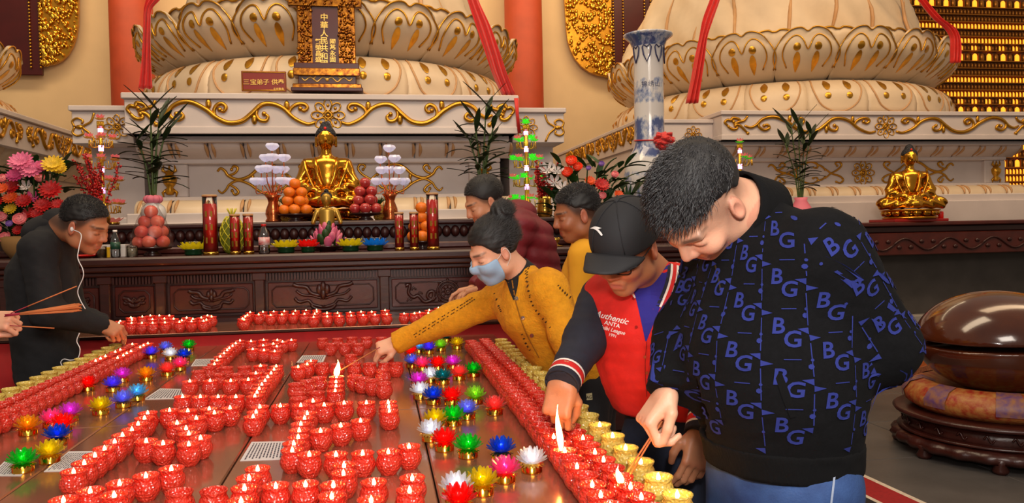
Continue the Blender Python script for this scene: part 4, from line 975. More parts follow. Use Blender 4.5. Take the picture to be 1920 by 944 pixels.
arrangement('bouquet of orange white and red flowers behind the capped man', 1105, 5.42, ALT,
 [(1070,303,'rose','redorange',15),(1062,324,'rose','redorange',15),(1082,314,'rose','redorange',13),(1026,318,'lily','white',16),(1044,320,'lily','white',15),(1040,342,'lily','white',16),(1055,352,'lily','white',14),(1128,348,'gerbera','red',18),(1106,340,'gerbera','orange',13),(1152,328,'rose','rose',10),(1127,308,'rose','purple',8),(1103,316,'rose','purple',7),(1128,368,'rose','rose',11),(1112,378,'gerbera','red',14),(1160,366,'gerbera','orange',12),(1090,370,'gerbera','red',13),(1090,350,'gerbera','yellow',9)],
 (120, 1030, 1195, 300, 400), 5, M('wicker', (150, 110, 60), rough=.8))
# fan palm leaf beside the vase
o = thing('palm_leaf', 'dark green fan palm leaf beside the porcelain vase', 'leaf', tuple(aty(1175, 395, 5.6)))
for k in range(15):
    a = -.5+k*.16; b = MB(); leaf_mesh(b, (0, 0, 0), (math.sin(a), -.1, math.cos(a)), .22, .012, .1); b.build('blade', m_leaf, o)
# red berry branches
def berries(label, px, Y, z, x0, x1, y0, seed):
    X = ax_at(px, Y, 420); o = thing('berry_branches', label, 'branches', (X, Y, z), group='red berry branches'); rr = random.Random(seed); bm = MB()
    for k in range(15):
        p = aty(rr.uniform(x0, x1), rr.uniform(y0, y0+45), Y+rr.uniform(-.08, .08))-np.array([X, Y, z]); path = spline([(p[0]*.1, 0, .08), (p[0]*.5, p[1]*.5, p[2]*.55), tuple(p)], 8)
        b = MB(); b.tube(path, .0035, 5); b.build('twig', M('twig', (84, 30, 20), rough=.7), o)
        for q in path[4:]:
            for _ in range(3): bm.ball(q+np.array([rr.uniform(-.013, .013), rr.uniform(-.013, .013), rr.uniform(-.012, .012)]), .0075, 6, 4)
    bm.build('berries', M('red_berry', (176, 12, 10), rough=.25), o)['kind'] = 'stuff'
    b = MB(); b.lathe([(.05, 0), (.06, .05), (.045, .12), (.055, .15), (.001, .13)], 14); b.build('vase', m_brass, o)
berries('red berry branches behind the left man\'s head', 190, 5.75, RSH, 118, 232, 290, 3)
berries('red berry branches right of the green-lit lotus tower', 1022, 5.75, RSH, 992, 1052, 300, 4)
# white bloom and gilt bowl by the yellow shirt man
o = thing('white_lotus_bowl', 'white crystal lotus bowl left of the yellow shirt man', 'lotus lamp', (ax_at(1022, 5.25), 5.25, ALT)); lotus_ring(12, .01, .07, .02, .06, .02).build('outer_petals', glow_glass('bowl_white', (216, 220, 224), .4, .1, .05), o); lotus_ring(8, .01, .05, .03, .09, .02).build('inner_petals', MATS['bowl_white'], o); b = MB(); b.lathe([(.03, 0), (.035, .02), (.001, .03)], 14); b.build('foot', m_brass, o)
o = thing('gilt_cup', 'small gilt cup beside the yellow shirt man\'s chin', 'cup', (ax_at(1041, 5.2), 5.2, ALT)); b = MB(); b.lathe([(.03, 0), (.034, .008), (.015, .02), (.03, .035), (.036, .06), (.033, .06), (.001, .035)], 16); b.build('bowl', m_brass, o); b = MB(); b.lathe([(.042, 0), (.055, .006), (.05, .008), (.001, .004)], 18); b.build('saucer', m_brass, o)
o = thing('pink_lotus_dish', 'small pink lotus lamp just right of the left man\'s forehead', 'lotus lamp', (ax_at(212, 5.9), 5.9, RSH)); lotus_ring(10, .01, .075, .02, .05, .022).build('outer_petals', glow_glass('bowl_pink', (226, 130, 120), .4, .1, .1), o); b = MB(); b.lathe([(.04, 0), (.05, .02), (.001, .03)], 14); b.build('foot', m_brass, o)
# ------------------------------------------------------------------ tall porcelain vase
VX = aty(1217, 200, 6.25)[0]; VY = 6.25
mv = bpy.data.materials.new('blue_white_porcelain'); mv.use_nodes = True; N = mv.node_tree.nodes; L = mv.node_tree.links; pb = N['Principled BSDF']; pb.inputs['Roughness'].default_value = .15; pb.inputs['Coat Weight'].default_value = .5
tc = N.new('ShaderNodeTexCoord'); mp = N.new('ShaderNodeMapping'); mp.inputs['Scale'].default_value = (1, 1, .55); n1 = N.new('ShaderNodeTexNoise'); n1.inputs['Scale'].default_value = 8; n1.inputs['Detail'].default_value = 8; n1.inputs['Roughness'].default_value = .65; L.new(tc.outputs['Object'], mp.inputs[0]); L.new(mp.outputs[0], n1.inputs[0])
sx = N.new('ShaderNodeSeparateXYZ'); L.new(tc.outputs['Object'], sx.inputs[0]); band = N.new('ShaderNodeValToRGB'); band.color_ramp.interpolation = 'EASE'; mr = N.new('ShaderNodeMapRange'); mr.inputs[1].default_value = 0; mr.inputs[2].default_value = 1.55; L.new(sx.outputs[2], mr.inputs[0]); L.new(mr.outputs[0], band.inputs[0])
els = band.color_ramp.elements; els[0].position = 0; els[0].color = (.4,)*3+(1,); els[1].position = 1; els[1].color = (.42,)*3+(1,)
for p, c in ((.22, .40), (.27, .1), (.33, .48), (.48, .44), (.56, .15), (.60, .44), (.70, .36), (.75, 0), (.875, 0), (.885, .5), (.93, .48), (.94, .36)): e = els.new(p); e.color = (c, c, c, 1)
ad = N.new('ShaderNodeMath'); ad.operation = 'ADD'; L.new(n1.outputs[0], ad.inputs[0]); L.new(band.outputs[0], ad.inputs[1]); cr = N.new('ShaderNodeValToRGB'); L.new(ad.outputs[0], cr.inputs[0]); ce = cr.color_ramp.elements
ce[0].position = .86; ce[0].color = (*lin((206, 202, 200)), 1); ce[1].position = 1.0; ce[1].color = (*lin((70, 84, 130)), 1); e = ce.new(.95); e.color = (*lin((140, 150, 176)), 1); L.new(cr.outputs[0], pb.inputs['Base Color'])
o = thing('porcelain_vase', 'tall blue and white porcelain vase with flared mouth and red ribbon', 'vase', (VX, VY, RSH))
zt = aty(1217, 66, VY)[2]-RSH; zb = aty(1217, 280, VY)[2]-RSH
b = MB(); b.lathe([(.13, 0), (.15, .03), (.2, zb*.35), (.215, zb*.6), (.19, zb*.85), (.135, zb), (.118, zb+.05), (.121, zb+.3), (.119, zt-.18), (.125, zt-.11), (.15, zt-.05), (.197, zt-.012), (.2, zt), (.188, zt+.004), (.12, zt-.09), (.001, zt-.3)], 36); b.build('vase_body', mv, o)
mink = M('blue_ink', (40, 46, 90), rough=.3)
for s, a in (('山', -1.30), ('绣', -1.75), ('锦', -2.2)):
    v, f = text_mesh(s); v = [((p[0])*.05, p[1]*.05) for p in v]; rr = .1222
    mesh_np('ink_character', [(rr*math.cos(a+p[0]/rr), rr*math.sin(a+p[0]/rr), zt-.43+p[1]) for p in v], f, mink, o, False)
for a in (-1.2, -2.0, -.4, -2.8):
    v = []; 
    b = MB(); pts = [(math.cos(a+q[0])*.1275, math.sin(a+q[0])*.1275, zt-.15+q[1]) for q in [(-.28, .03), (-.2, .05), (0, .03), (.2, .05), (.28, .03), (.2, -.03), (0, -.085), (-.2, -.03), (-.28, .03)]]; b.tube(pts, .006, 5, caps=False); b.build('leaf_medallion', mink, o)
b = MB(); b.tube([(.124*math.cos(a), .124*math.sin(a), zb+.07+.01*math.sin(a)) for a in np.linspace(0, 2*PI, 25)], .006, 6, caps=False); b.build('red_ribbon', m_redcloth, o)
b = MB(); rr = random.Random(2)
for k in range(36):
    d = _n((rr.gauss(0, 1), rr.gauss(0, 1), rr.gauss(0, 1))); c = np.array([.07, -.15, zb+.055])+d*.055; s = _n(np.cross(d, (0.3, .2, 1))); b.tube([c-s*.035, c+d*.02, c+s*.035], [.008, .016, .008], 5)
b.ball((.07, -.15, zb+.055), .062, 8, 6); b.build('red_rosette', m_redcloth, o)
# ------------------------------------------------------------------ spirit tablet and plaque on the central plinth
PT = 2.66; TY = 7.68
X = aty(613, 150, TY)[0]; o = thing('spirit_tablet', 'carved gilt spirit tablet with gold characters on dark red panel', 'tablet', (X, TY, PT)); k_ = TY/FPX*.985
m_carv = M('gilt_carving', (190, 124, 34), rough=.25, metal=.8, noise=(30, .5), col2=(84, 30, 10))
def px2(x, y): p = aty(x, y, TY-.02); return p[0]-X, p[2]-PT
def tb(b, x0, x1, y0, y1, d0, d1, bev=.006): a = px2(x0, y1); c = px2(x1, y0); b.box(a[0], c[0], d0, d1, max(0, a[1]), c[1], bev=bev); return b
for nm, x0, x1, y0, y1, d, m in (('plinth_foot', 547, 681, 167, 173, .1, m_darkred), ('plinth_lower_moulding', 550, 678, 160, 167, .09, m_carv), ('plinth_neck', 560, 668, 144, 160, .06, m_darkred), ('plinth_upper_moulding', 551, 675, 131, 144, .09, m_carv), ('plinth_cap', 552, 673, 121, 131, .08, m_darkred)):
    b = MB(); tb(b, x0, x1, y0, y1, -d, d); b.build(nm, m, o)
b = MB(); tb(b, 582, 636, -60, 128, -.028, .03); b.build('inscription_panel', m_darkred, o)
rr = random.Random(4)
for nm, x0, x1 in (('left_carved_stile', 559, 583), ('right_carved_stile', 635, 663)):
    b = MB(); tb(b, x0, x1, -60, 121, -.03, .03); 
    for k in range(190): q = px2(rr.uniform(x0, x1), rr.uniform(-55, 120)); b.ball((q[0], -.035, q[1]), (rr.uniform(.008, .02), .018, rr.uniform(.008, .02)), 5, 4)
    b.build(nm, m_carv, o)['kind'] = 'stuff'
b = MB(); tb(b, 540, 676, -70, 12, -.05, .02)
for k in range(220): q = px2(rr.uniform(540, 676), rr.uniform(-60, 14)); b.ball((q[0], -.055, q[1]), (rr.uniform(.008, .022), .02, rr.uniform(.008, .02)), 5, 4)
b.build('carved_crest', m_carv, o)['kind'] = 'stuff'
m_char = M('gold_paint', (236, 190, 96), rough=.3, metal=.4)
def glyph(par, ch, x, y, size, yoff=-.034, m=m_char):
    v, f = text_mesh(ch, .02, 0, .012); c = px2(x, y); s = size*k_
    me = MB(); me.add([(c[0]+p[0]*s*1.05, yoff-p[2]*s*.4, c[1]+(p[1]-.36)*s) for p in v], f); return me.build('gold_character', m, par)
for ch, y in zip('中華人民共和國', (33, 48, 63, 77, 91, 106, 120)): glyph(o, ch, 608, y, 14)
for ch, y in zip('國基永固', (79, 90, 101, 112)): glyph(o, ch, 624, y, 11)
for ch, y in zip('繁榮昌盛', (79, 90, 101, 112)): glyph(o, ch, 597, y, 11)
b = MB(); c = px2(614, 151)
for s in (-1, 1):
    for q in ([(0, 0), (.04, .02), (.09, -.02), (.12, .01), (.1, .025)], [(.1, -.02), (.15, .02), (.2, -.01), (.23, .015)]): b.tube(spline([(c[0]+s*a[0], -.062, c[1]+a[1]) for a in q], 4), .006, 5)
b.ball((c[0], -.06, c[1]), .018, 7, 5); b.build('gold_scroll', m_char, o)['kind'] = 'stuff'
Xp = aty(494, 152, TY-.02)[0]; X = Xp; o = thing('small_plaque', 'red rectangular plaque with gold border and characters on plinth', 'plaque', (Xp, TY, PT))
b = MB(); tb(b, 453, 536, 134, 171, -.02, .0, .003); b.build('board', M('plaque_red', (128, 30, 16), rough=.4), o)
b = MB(); a = px2(455, 169); c = px2(534, 136); b.tube([(a[0], -.021, a[1]), (c[0], -.021, a[1]), (c[0], -.021, c[1]), (a[0], -.021, c[1]), (a[0], -.021, a[1])], .006, 4); b.build('gold_border', m_gold, o)
for ch, x in zip('三宝弟子供奉', (462, 475, 487, 499, 515, 527)): glyph(o, ch, x, 154, 11, -.024)
for ch, x in zip('北京敬造', (515, 520, 525, 530)): glyph(o, ch, x, 167, 4.5, -.024)
# ================================================================== candle tables
TAB = .78; SHF = .853
m_top = M('lacquer_steel_top', (186, 132, 106), rough=.16, metal=.7, noise=(2.5, .25), bump=(7, .015), spec=.6)
m_edge = M('table_edge', (60, 30, 24), rough=.3, metal=.3)
m_skirt = M('red_table_cloth', (176, 8, 12), rough=.7, noise=(18, .15), sheen=.2)
xs = [-1.372, -.875, -.388, .118, .640]; ys = [1.18, 2.70, 4.545]
names = ['leftmost', 'second from the left', 'third from the left', 'rightmost']
for j in range(2):
    for i in range(4):
        x0, x1, y0, y1 = xs[i]+.002, xs[i+1]-.002, ys[j]+.002, ys[j+1]-.002
        t = thing('candle_table', 'reflective brown candle table, %s of the %s row' % (names[i], ('near', 'far')[j]), 'table', ((x0+x1)/2, (y0+y1)/2, 0), group='reflective candle tables')
        w, d = (x1-x0)/2, (y1-y0)/2
        b = MB(); b.box(-w, w, -d, d, TAB-.025, TAB, bev=.0035); b.build('table_top', m_top, t)
        for q in ((-w+.02, w-.02, -d+.02, -d+.035), (-w+.02, w-.02, d-.035, d-.02), (-w+.02, -w+.035, -d+.035, d-.035), (w-.035, w-.02, -d+.035, d-.035)):
            b = MB(); b.box(*q, TAB-.1, TAB-.026); b.build('apron', m_edge, t)
        for sx in (-1, 1):
            for sy in (-1, 1): b = MB(); cx, cy = sx*(w-.045), sy*(d-.045); b.box(cx-.02, cx+.02, cy-.02, cy+.02, 0, TAB-.026, bev=.004); b.build('leg', m_edge, t)
t = thing('candle_shelf', 'dark shelf draped with red cloth at the far end of candle tables', 'shelf', (-.5, 4.8, 0))
for nm, m, a in (('shelf_board', m_top, (-2.5, 1.15, 4.55, 5.06, SHF-.012, SHF)), ('front_edge', m_edge, (-2.5, 1.15, 4.545, 4.56, SHF-.016, SHF-.001)), ('carcass', m_wood, (-2.45, 1.1, 4.6, 5.04, 0, SHF-.013))):
    b = MB(); b.box(a[0]+.5, a[1]+.5, a[2]-4.8, a[3]-4.8, a[4], a[5], bev=.002 if nm != 'carcass' else 0); b.build(nm, m, t)
b = MB(); b.sheet(lambda u, v, o: (-2+3.65*u, -.246+.006*math.sin(u*90)*v+(0 if o == 0 else .004), SHF-.02-v*(SHF-.03)), 140, 4, thick=.004); b.build('red_cloth', m_skirt, t)
# name sheets lying on the tables
m_paper = M('paper', (206, 200, 200), rough=.8); m_ink = M('printed_ink', (70, 66, 78), rough=.8)
def sheet_paper(label, quad):
    P = [atz(x, y, TAB+.0012) for x, y in quad]; c = sum(P)/4; o = thing('paper_sheet', label, 'paper', c, group='printed name sheets')
    Q = [p-c for p in P]; b = MB(); b.add([*Q, *[q-np.array([0, 0, .0008]) for q in Q]], [(0, 1, 2, 3), (7, 6, 5, 4), (0, 4, 5, 1), (1, 5, 6, 2), (2, 6, 7, 3), (3, 7, 4, 0)]); b.build('sheet', m_paper, o)
    b = MB(); rr = random.Random(1)
    L = lambda u, v: Q[0]*(1-u)*(1-v)+Q[1]*u*(1-v)+Q[2]*u*v+Q[3]*(1-u)*v+np.array([0, 0, .0004])
    for k in range(11):
        u = .08+k*.08; v = .1
        while v < .85:
            q = rr.uniform(.05, .12); b.add([L(u, v), L(u+.035, v), L(u+.035, v+q), L(u, v+q)], [(0, 1, 2, 3)]); v += q+.02
    b.build('printed_lines', m_ink, o)['kind'] = 'stuff'
for lb, q in (('printed paper sheet lying beside the diagonal candle row, near left', [(129, 847), (185, 846), (140, 884), (82, 885)]), ('printed paper sheet half under candles on the third table', [(472, 829), (538, 828), (533, 862), (450, 865)]),
              ('printed paper sheet left of the middle candle rows', [(300, 729), (345, 730), (342, 748), (268, 750)]), ('printed paper sheet at the far left candle diagonal', [(367, 674), (402, 673), (396, 686), (358, 687)]),
              ('printed paper sheet in front of the unlit far candles', [(567, 667), (612, 666), (606, 679), (556, 680)]), ('printed paper sheet under the green lotus lamp at left edge', [(8, 866), (62, 866), (40, 893), (-20, 893)])): sheet_paper(lb, q)
# ------------------------------------------------------------------ glass votive candles
m_jar = glow_glass('jar_red', (238, 62, 42), .36, .3, 0, bump=(150, 1.)); m_jary = glow_glass('jar_yellow', (240, 216, 108), .36, .3, 0, bump=(150, 1.))
m_wax = M('wax_red', (236, 74, 46), rough=.45, sss=.3); m_waxy = M('wax_yellow', (242, 216, 110), rough=.45, sss=.3)
m_flame = M('candle_flame', (255, 180, 80), emit=(255, 190, 100), es=34); m_wick = M('cotton_wick', (226, 214, 200), rough=.8)
def votive_proto(jm, wm, s, lit):
    o = thing('votive_candle', 'x', 'candle', (0, 0, -5)); o.scale = (s, s, s)
    b = MB(); b.lathe([(.014, .0), (.019, .0005), (.0195, .003), (.0265, .012), (.0302, .022), (.0305, .029), (.028, .038), (.0252, .043), (.0248, .046), (.0275, .052), (.0282, .0545), (.0272, .0555), (.0255, .052), (.0235, .046), (.0235, .040)], 18); jar_o = b.build('glass_jar', jm, o)
    b = MB(); b.lathe([(.001, .004), (.018, .005), (.0285, .024), (.0268, .037), (.0235, .0405), (.001, .040)], 16); b.build('wax', wm, o)
    b = MB(); b.tube([(0, 0, .039), (.0006, 0, .047)], .0011, 5); b.build('wick', m_wick, o)
    if lit: b = MB(); b.lathe([(.0004, .0445), (.0030, .047), (.0043, .0505), (.0038, .0545), (.0018, .059), (.0002, .062)], 8); b.build('flame', m_flame, o)
    return [o, False]
VP = {}
def votive(kind, lit, loc, label, group):
    k = (kind, lit)
    if k not in VP: VP[k] = votive_proto(m_jar if kind == 'red' else m_jary, m_wax if kind == 'red' else m_waxy, 1.04 if kind == 'red' else 1.14, lit)
    p = VP[k]; o = p[0] if not p[1] else copy_tree(p[0]); p[1] = True
    o.location = tuple(map(float, loc)); o.rotation_euler = (0, 0, random.uniform(0, 6.28)); return tag(o, label, 'candle', group)
def relax(P, fixed, dmin=.0625, it=60):
    P = np.array(P); F = np.array(fixed) if len(fixed) else np.zeros((0, 2))
    for _ in range(it):
        D = P[:, None]-P[None]; L = np.linalg.norm(D, axis=2)+np.eye(len(P)); m = (L < dmin)
        P = P+((D/L[..., None])*np.where(m, (dmin-L)*.5, 0)[..., None]).sum(1)
        if len(F):
            D = P[:, None]-F[None]; L = np.linalg.norm(D, axis=2)+1e-9; m = L < dmin; P = P+((D/L[..., None])*np.where(m, dmin-L, 0)[..., None]).sum(1)
    return P
rows = []
for X, lo, hi in ((.437, 1.30, 3.95), (.508, 1.27, 3.95)):
    y = lo
    while y < hi: rows.append((X+random.uniform(-.003, .003), y, 'red', y < 2.05 and random.random() < .78, 'double red row along the right table edge', )); y += .0665
y = 1.40
while y < 3.9: rows.append((.582+random.uniform(-.003, .003), y, 'yellow', y < 2.12, 'yellow row along the right table edge')); y += .117
for X in (-1.168, -1.240):
    y = 2.30
    while y < 4.32: rows.append((X+random.uniform(-.003, .003), y, 'red', y > 3.75 and random.random() < .7, 'double red row along the left table edge')); y += .0665
y = 2.55
while y < 4.3: rows.append((-1.318+random.uniform(-.003, .003), y, 'yellow', False, 'yellow row along the left table edge')); y += .1155
INNER = lambda x: (x,) if (.35 < x < .472 or -1.205 < x < -1.1) else ()
rank = {}
for r in sorted(rows, key=lambda r: -r[1]):
    k = (r[4], r[2], bool(INNER(r[0]))); rank[r[:2]] = rank.setdefault(k, 0)+1; rank[k] += 1
def nth(n): return '%d%s' % (n, 'th' if 10 < n % 100 < 14 else {1: 'st', 2: 'nd', 3: 'rd'}.get(n % 10, 'th'))
for x, y, c, l, g in rows: votive(c, l, (x, y, TAB), '%s %s votive, %s from far end of %s' % ('lit' if l else 'unlit', c, nth(rank[(x, y)]), g.replace('double red row', 'inner row' if INNER(x) else 'outer row')), g)
RH = .055
LIT = {
'near left strokes in front of left lotus lamps': [(138,885),(158,869),(178,855),(196,842),(215,829),(231,816),(246,807),(259,796),(271,785),(281,775),(120,938),(170,921),(224,907),(214,929),(273,893),(320,880),(275,828),(305,832),(354,834),(376,822),(354,814),(349,804),(332,794),(368,785),(319,771),(351,771),(391,768),(429,766),(402,775)],
'near strokes on the third table': [(483,880),(467,897),(457,916),(517,912),(573,909),(580,853),(548,845),(551,832),(559,821),(561,808),(564,796),(571,785),(601,809),(625,910),(622,931),(644,888),(645,873),(630,853),(680,851),(728,848),(767,838),(701,905),(696,938),(773,897),(768,920),(639,799),(676,790),(452,940)],
'middle strokes on the second table': [(488,687),(480,701),(356,716),(394,715),(433,715),(465,713),(518,688),(514,694),(508,701),(502,708),(497,715),(491,722),(486,730),(482,737),(476,744),(345,745),(375,745),(410,745),(441,745),(488,764),(480,774),(475,782)],
'far left strokes before the red cloth': [(450,640),(442,645),(436,650),(430,654),(426,658),(420,664),(413,670),(407,677),(402,684),(471,641),(494,639),(520,639),(530,642),(546,639),(494,649),(512,646),(519,651),(474,656),(495,658),(515,660)],
'middle strokes on the third table': [(559,689),(576,684),(583,678),(631,708),(630,717),(630,725),(628,734),(564,761),(587,753),(610,760),(643,757),(687,756),(525,762),(576,776),(728,756),(729,763),(730,771)]}
UNLIT = {
'near front edge of the second table': [(336,924),(402,921)],
'middle strokes of the second table': [(392,690),(424,690),(459,689),(410,703),(444,703),(373,697)],
'far cluster under the woman\'s hand': [(605,636),(633,636),(660,634),(687,634),(715,634),(620,646),(647,646),(672,646),(658,667),(725,666),(665,683),(693,683),(722,680),(742,682),(718,695)],
'short rows beside the tall taper flame': [(605,683),(632,684),(666,706),(679,710),(699,714),(720,719),(555,721),(577,715),(598,709),(559,739),(593,737),(560,748)]}
pts = [(atz(x, y, TAB+RH)[:2], l, g) for dct, l in ((LIT, True), (UNLIT, False)) for g, a in dct.items() for x, y in a]
R = relax([p[0] for p in pts], [(r[0], r[1]) for r in rows])
cnt = {}
for q, (_, l, g) in sorted(zip(R, pts), key=lambda a: a[0][1]):
    cnt[g] = cnt.get(g, 0)+1; votive('red', l, (q[0], q[1], TAB), '%s red votive, %s nearest camera, %s' % ('lit' if l else 'unlit', nth(cnt[g]), g), 'red votives, '+g)
SH = {'left cluster on the back shelf by the black hoodie': [(223,604),(231,600),(242,599),(248,595),(256,593),(266,592),(282,590),(302,587),(315,590),(307,596),(307,604),(290,597),(285,604),(267,604),(247,604),(323,596),(337,604),(341,599),(350,594),(359,603),(363,596),(372,601),(377,594),(387,598),(389,590),(396,592)],
 'central rows on the back shelf below the carved wheel': [(452,601),(455,596),(460,592),(464,589),(477,579),(500,580),(518,579),(536,577),(558,577),(580,577),(594,575),(485,588),(509,589),(527,588),(550,587),(571,587),(594,583),(590,587),(587,594),(613,585),(633,585),(657,584),(677,583),(697,583),(722,580),(611,596),(634,596),(657,595),(680,594),(703,594),(726,593)],
 'small cluster on the back shelf behind the yellow sleeve': [(765,592),(785,585),(805,580),(822,576),(802,592),(783,594)]}
pts = [(atz(x, y+3, SHF+RH)[:2], g) for g, a in SH.items() for x, y in a]
R = relax([(p[0][0], min(max(p[0][1], 4.59), 5.0)) for p in pts], [])
for q, (_, g) in sorted(zip(R, pts), key=lambda a: a[0][0]):
    cnt[g] = cnt.get(g, 0)+1; votive('red', True, (q[0], min(max(q[1], 4.585), 5.02), SHF), 'lit red votive, %s from left, %s' % (nth(cnt[g]), g), 'red votives, '+g)
# ------------------------------------------------------------------ lotus lamps on the tables
LL = [('red',160,736),('violet',281,674),('white',317,677),('lavender',308,664),('green',352,660),('blue',343,679),('pink',335,697),('salmon',311,707),('amber',271,717),('magenta',226,719),('violet',208,737),('cyan',254,754),('lavender',227,767),('yellow',184,781),('magenta',126,793),('amber',46,820),('pink',91,806),('red',112,816),('blue',101,839),('yellow',86,873),('green',35,891)]
LR = [('teal',838,642),('yellow',858,656),('lime',827,660),('violet',805,665),('cyan',786,663),('red',770,672),('lavender',773,691),('pink',793,697),('red',821,696),('magenta',850,694),('salmon',862,715),('green',889,709),('teal',831,723),('white',809,720),('magenta',786,730),('white',789,751),('blue',814,761),('red',848,762),('lime',893,760),('lavender',878,789),('salmon',930,781),('green',849,802),('yellow',820,808),('white',809,831),('red',835,850),('green',880,863),('blue',943,868),('pink',950,910),('white',1001,891),('yellow',904,935),('white',862,944),('red',864,968)]
lam = [(c, atz(x, y, TAB)+np.array([0, .026, 0]), 'left', s) for c, x, y in LL for s in (1.,)]+[(c, atz(x, y, TAB)+np.array([0, .026, 0]), 'right', 1.) for c, x, y in LR]
allc = [tuple(o.location[:2]) for o in COL.objects if o.name.startswith('votive_candle') and o.location[2] > .5]
R = relax([p[1][:2] for p in lam], [], .066, 80)
ordn = ['nearest', 'second nearest', 'third nearest', 'fourth nearest', 'fifth nearest']
for side in ('left', 'right'):
    for c in LOTUS_COL:
        idx = sorted([i for i, p in enumerate(lam) if p[0] == c and p[2] == side], key=lambda i: R[i][1])
        for k, i in enumerate(idx):
            lb = 'glowing %s crystal lotus lamp on gold base, %s%s group' % (c, (ordn[k]+' '+c+' one in the ') if len(idx) > 1 else 'only one in the ', side)
            lotus_lamp(c, (R[i][0], R[i][1], TAB), lb, 1.0, 'crystal lotus lamps, %s group' % side)
# ------------------------------------------------------------------ wooden fish drum on its stand, box and carpet
m_fish = M('mahogany_lacquer', (58, 20, 12), rough=.18, noise=(2.5, .5), col2=(92, 44, 16), coat=.7)
FX, FY = 3.63, 4.22
o = thing('wooden_fish_drum', 'huge glossy dark brown wooden fish drum with a slot', 'drum', (FX, FY, 0))
sdf_obj('drum_body', lambda P: smax(s_ell(P, (0, 0, .655), (.445, .445, .30)), -s_box(P, (-.0, -.28, .668), (.6, .42, .016), .006, [[1, 0, .04], [0, 1, 0], [-.04, 0, 1]]), .012), (-.48, -.48, .33), (.48, .48, .98), .011, m_fish, o)
m_broc = M('red_gold_brocade', (150, 24, 16), rough=.5, noise=(26, .6), col2=(176, 124, 60), bump=(50, .3)); mp_ = M('purple_brocade', (92, 60, 110), rough=.5, noise=(30, .4), col2=(150, 100, 60))
o = thing('brocade_cushion', 'round red and gold brocade cushion under the wooden fish drum', 'cushion', (FX, FY, .254))
b = MB(); b.lathe([(.30, .0), (.44, .0), (.50, .04), (.51, .09), (.47, .14), (.40, .165), (.30, .13), (.001, .10)], 40); b.build('cushion_ring', m_broc, o)
for k in range(8):
    a = k*PI/4+.2; b = MB()
    pr = [(.512, .05), (.517, .09), (.477, .145), (.405, .168), (.33, .145)]
    b.sheet(lambda u, v, off: ((lambda r, z: (r*math.cos(a+(u-.5)*.28), r*math.sin(a+(u-.5)*.28), z))(*[float(np.interp(v*4, range(5), [p[i] for p in pr])) for i in (0, 1)])), 4, 8); b.build('purple_band', mp_, o)
o = thing('drum_stand', 'round carved dark wooden stand carrying the brocade cushion', 'stand', (FX, FY, 0)); m_st = M('carved_stand_wood', (60, 24, 18), rough=.3, noise=(10, .35), bump=(40, .15))
for nm, pr, lb in (('top_ring', [(.48, .22), (.56, .225), (.57, .24), (.55, .252), (.001, .25)], None), ('waist', [(.50, .13), (.51, .15), (.50, .22)], None), ('middle_ring', [(.52, .12), (.545, .127), (.52, .14)], None), ('skirt', [(.56, .05), (.58, .075), (.56, .105), (.52, .12)], (24, .018))):
    b = MB(); b.lathe(pr, 96 if lb else 48, lobes=lb); b.build(nm, m_st, o)
for k in range(8):
    a = k*PI/4+.1; b = MB(); b.lathe([(.035, 0), (.045, .02), (.03, .05), (.05, .08)], 10, (.53*math.cos(a), .53*math.sin(a), 0)); b.build('foot', m_st, o)
for k in range(24):
    a = k*PI/12; b = MB(); b.tube(spline([(.515*math.cos(a+q[0]), .515*math.sin(a+q[0]), .175+q[1]) for q in ((-.05, 0), (-.02, .018), (.02, -.018), (.05, 0))], 4), .006, 5); b.build('waist_carving', m_st, o)
P = atz(1702, 722, 0); o = thing('offering_box', 'orange patterned box on the floor behind the wooden fish drum', 'box', (P[0]+.12, P[1]+.22, 0), .5)
b = MB(); b.box(-.2, .2, -.2, .2, 0, .2, bev=.01); b.build('carton', M('orange_card', (216, 104, 16), rough=.5, noise=(12, .2)), o); b = MB(); b.box(-.203, .203, -.203, .203, .06, .15, bev=.004); b.build('patterned_band', M('box_band', (130, 44, 36), rough=.5, noise=(40, .5), col2=(190, 120, 60)), o); b = MB(); b.box(-.14, .14, -.14, .14, .198, .204, bev=.003); b.build('lid_motif', M('box_motif', (186, 60, 20), rough=.5, noise=(20, .3)), o)
Pa, Pb = atz(1600, 885, 0), atz(1728, 944, 0); e = _n(Pb-Pa); n_ = np.array([-e[1], e[0], 0]); n_ = n_ if n_[0] < 0 else -n_
o = thing('carpet', 'red carpet with white and dark border bands behind the bent man', 'carpet', tuple(Pa)); X_ = frame_mat((0, 0, 0), e, n_, (0, 0, 1))
m_cr = M('carpet_red', (150, 14, 16), rough=.95, noise=(60, .2)); m_cw = M('carpet_white', (206, 190, 170), rough=.95, noise=(60, .2)); m_ck = M('carpet_black', (26, 14, 14), rough=.95)
for nm, a, c_, m in (('edge_band', 0, .03, m_cw), ('red_band', .03, .20, m_cr), ('inner_white_band', .20, .225, m_cw), ('dark_band', .225, .29, m_ck), ('field', .29, 1.1, m_cr)):
    b = MB(); b.box(-.9, 2.2, a, c_, .0005, .012, X=X_); b.build(nm, m, o)
for k in range(13): b = MB(); x = -.8+k*.22; b.box(x, x+.14, .33, .37, .012, .014, X=X_); b.box(x, x+.03, .37, .45, .012, .014, X=X_); b.build('key_motif', m_cw, o)
